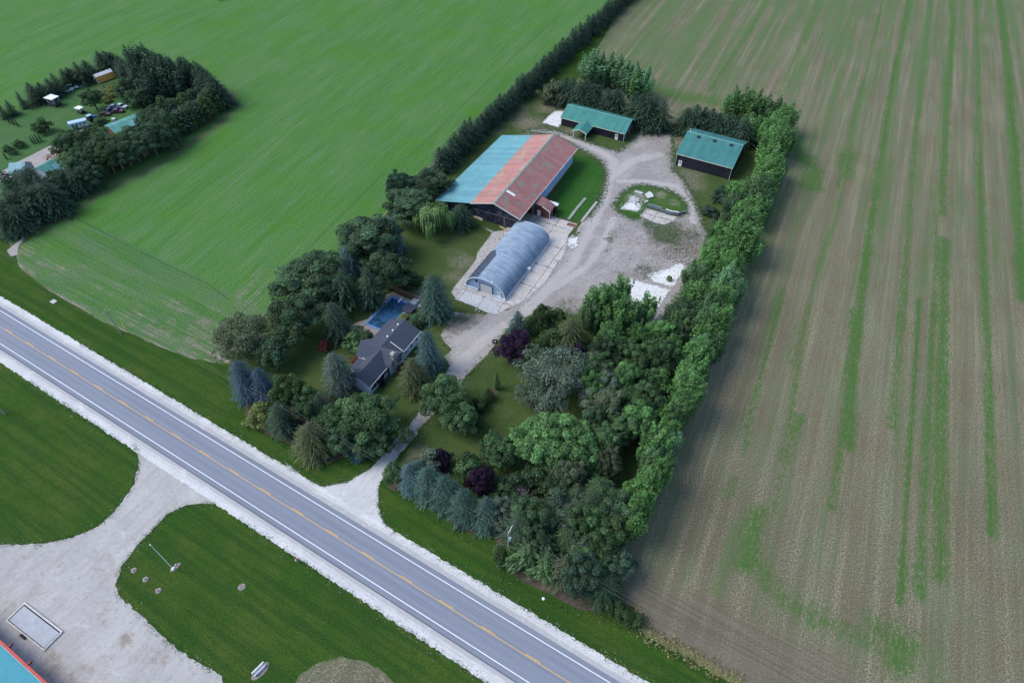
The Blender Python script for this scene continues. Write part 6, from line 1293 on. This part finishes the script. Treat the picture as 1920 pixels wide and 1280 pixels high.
car((228, 143), .6, ccol('black_car_paint', (.02, .02, .03)), 'dark car under the trees right of the orange shed')
car((127, 172), .5, ccol('white_car_paint', (.6, .65, .7)), 'low white car parked by the back spruces, left of the teal one'); car((138, 167), .5, ccol('teal_white_paint', (.5, .68, .72)), 'pale teal van parked by the back spruces', van=True, L=4.2)
car((197, 217), .3, ccol('brown_car_paint', (.12, .07, .06)), 'rusty brown car in the scrap row behind the blue tractor'); car((207, 209), 1.2, ccol('navy_car_paint', (.03, .05, .16)), 'navy blue car in the middle of the scrap row')
car((216, 203), .3, ccol('silver_car_paint', (.5, .48, .5)), 'silver car at the upper end of the scrap row'); car((229, 202), -.3, ccol('pale_blue_car_paint', (.45, .58, .65)), 'pale blue pickup at the right end of the scrap row', L=5.0); car((222, 211), .1, ccol('maroon_car_paint', (.12, .03, .06)), 'maroon car below the silver one in the scrap row')
car((106, 183), .5, ccol('grey_car_paint', (.12, .11, .11)), 'dark grey wreck behind the white roofed cart')
def cart(p, ang_, s, label, topm, bodym=M['dsteel']):
    x, y = P(*p); e = empty('canopy_cart', (x, y, 0), ang_, label, 'cart'); b = MB(); b.box(-1.3 * s, 1.3 * s, -.9 * s, .9 * s, .5 * s, 1.1 * s); b.build('body', bodym, e); b = MB(); b.box(-1.6 * s, 1.4 * s, -1.15 * s, 1.15 * s, 2.2 * s, 2.32 * s); b.build('canopy', topm, e)
    for a_ in (-1.2, 1.2):
        for c_ in (-.8, .8): MB().box(a_ * s - .05, a_ * s + .05, c_ * s - .05, c_ * s + .05, 1.1 * s, 2.2 * s).build('canopy_post', M['white'], e); MB().tube([(a_ * s * .75, c_ * s - .1, .4 * s), (a_ * s * .75, c_ * s + .1, .4 * s)], .4 * s, 12).build('wheel', M['black'], e)
    return e
cart((105, 198), -.4, 1.5, 'large cart with white canopy on the neighbour lawn', M['white']); cart((153, 212), -.4, .95, 'small cart with white canopy beside the round tree', M['white'])
x, y = P(151, 240); ct = empty('camper_trailer', (x, y, 0), .55, 'long blue-white camper trailer at the thicket edge', 'trailer'); b = MB(); b.box(-3, 3, -1.15, 1.15, .6, 2.7); b.build('body', ccol('pale_blue_camper', (.42, .56, .72)), ct); b = MB(); b.box(-3.1, 3.1, -1.2, 1.2, 2.7, 2.82); b.build('roof', M['lblue'], ct)
for k in range(4): MB().box(-2.4 + k * 1.3, -1.5 + k * 1.3, -1.19, -1.153, 1.6, 2.2).build('window', M['glass'], ct)
for sx_ in (-.5, .5):
    for sy_ in (-1, 1): MB().tube([(sx_, sy_ - .12, .4), (sx_, sy_ + .12, .4)], .4, 12).build('wheel', M['black'], ct)
MB().tube([(3, 0, .6), (4.2, 0, .5)], .07, 6).build('hitch', M['dsteel'], ct)
x, y = P(175, 226); tr_ = empty('tractor', (x, y, 0), .9, 'blue tractor with pale cab roof in the neighbouring yard', 'tractor'); MB().box(0, 2.2, -.4, .4, .8, 1.5).build('bonnet', M['blue'], tr_); MB().box(-1.4, 0, -.7, .7, .9, 2.3).build('cab', M['glass'], tr_); MB().box(-1.5, .1, -.8, .8, 2.3, 2.42).build('cab_roof', M['lblue'], tr_)
for sx_, rr in ((-.8, .8), (1.7, .48)):
    for sy_ in (-.9, .9): MB().tube([(sx_, sy_ - .2, rr), (sx_, sy_ + .2, rr)], rr, 14).build('wheel', M['black'], tr_)
flatbox('pale_crate', (214, 226), 1.2, 1.0, .4, 0, .8, M['white'], 'white crate on the grass above the teal shed roof end', 'crate'); flatbox('pale_crate', (211, 236), .9, .9, .2, 0, .8, M['white'], 'small white crate at the lower end of the teal shed roof', 'crate')
o = rock('tarp_heap', *P(158, 247), 1.7, plain('cream_tarp', (.5, .46, .3), .8), 'rounded cream tarp heap in front of the camper trailer', 'tarp', .5, 8); o = rock('tarp_tent', *P(241, 142), 2.2, plain('grey_blue_tarp', (.16, .18, .24), .8), 'grey-blue tarp heap against the grove, right of the dark car', 'tarp', .6, 9)
flatbox('white_sheet', (115, 279), .9, 2.0, .3, 0, .25, M['white'], 'white sheet on the grass right of the firewood heap', 'sheet')
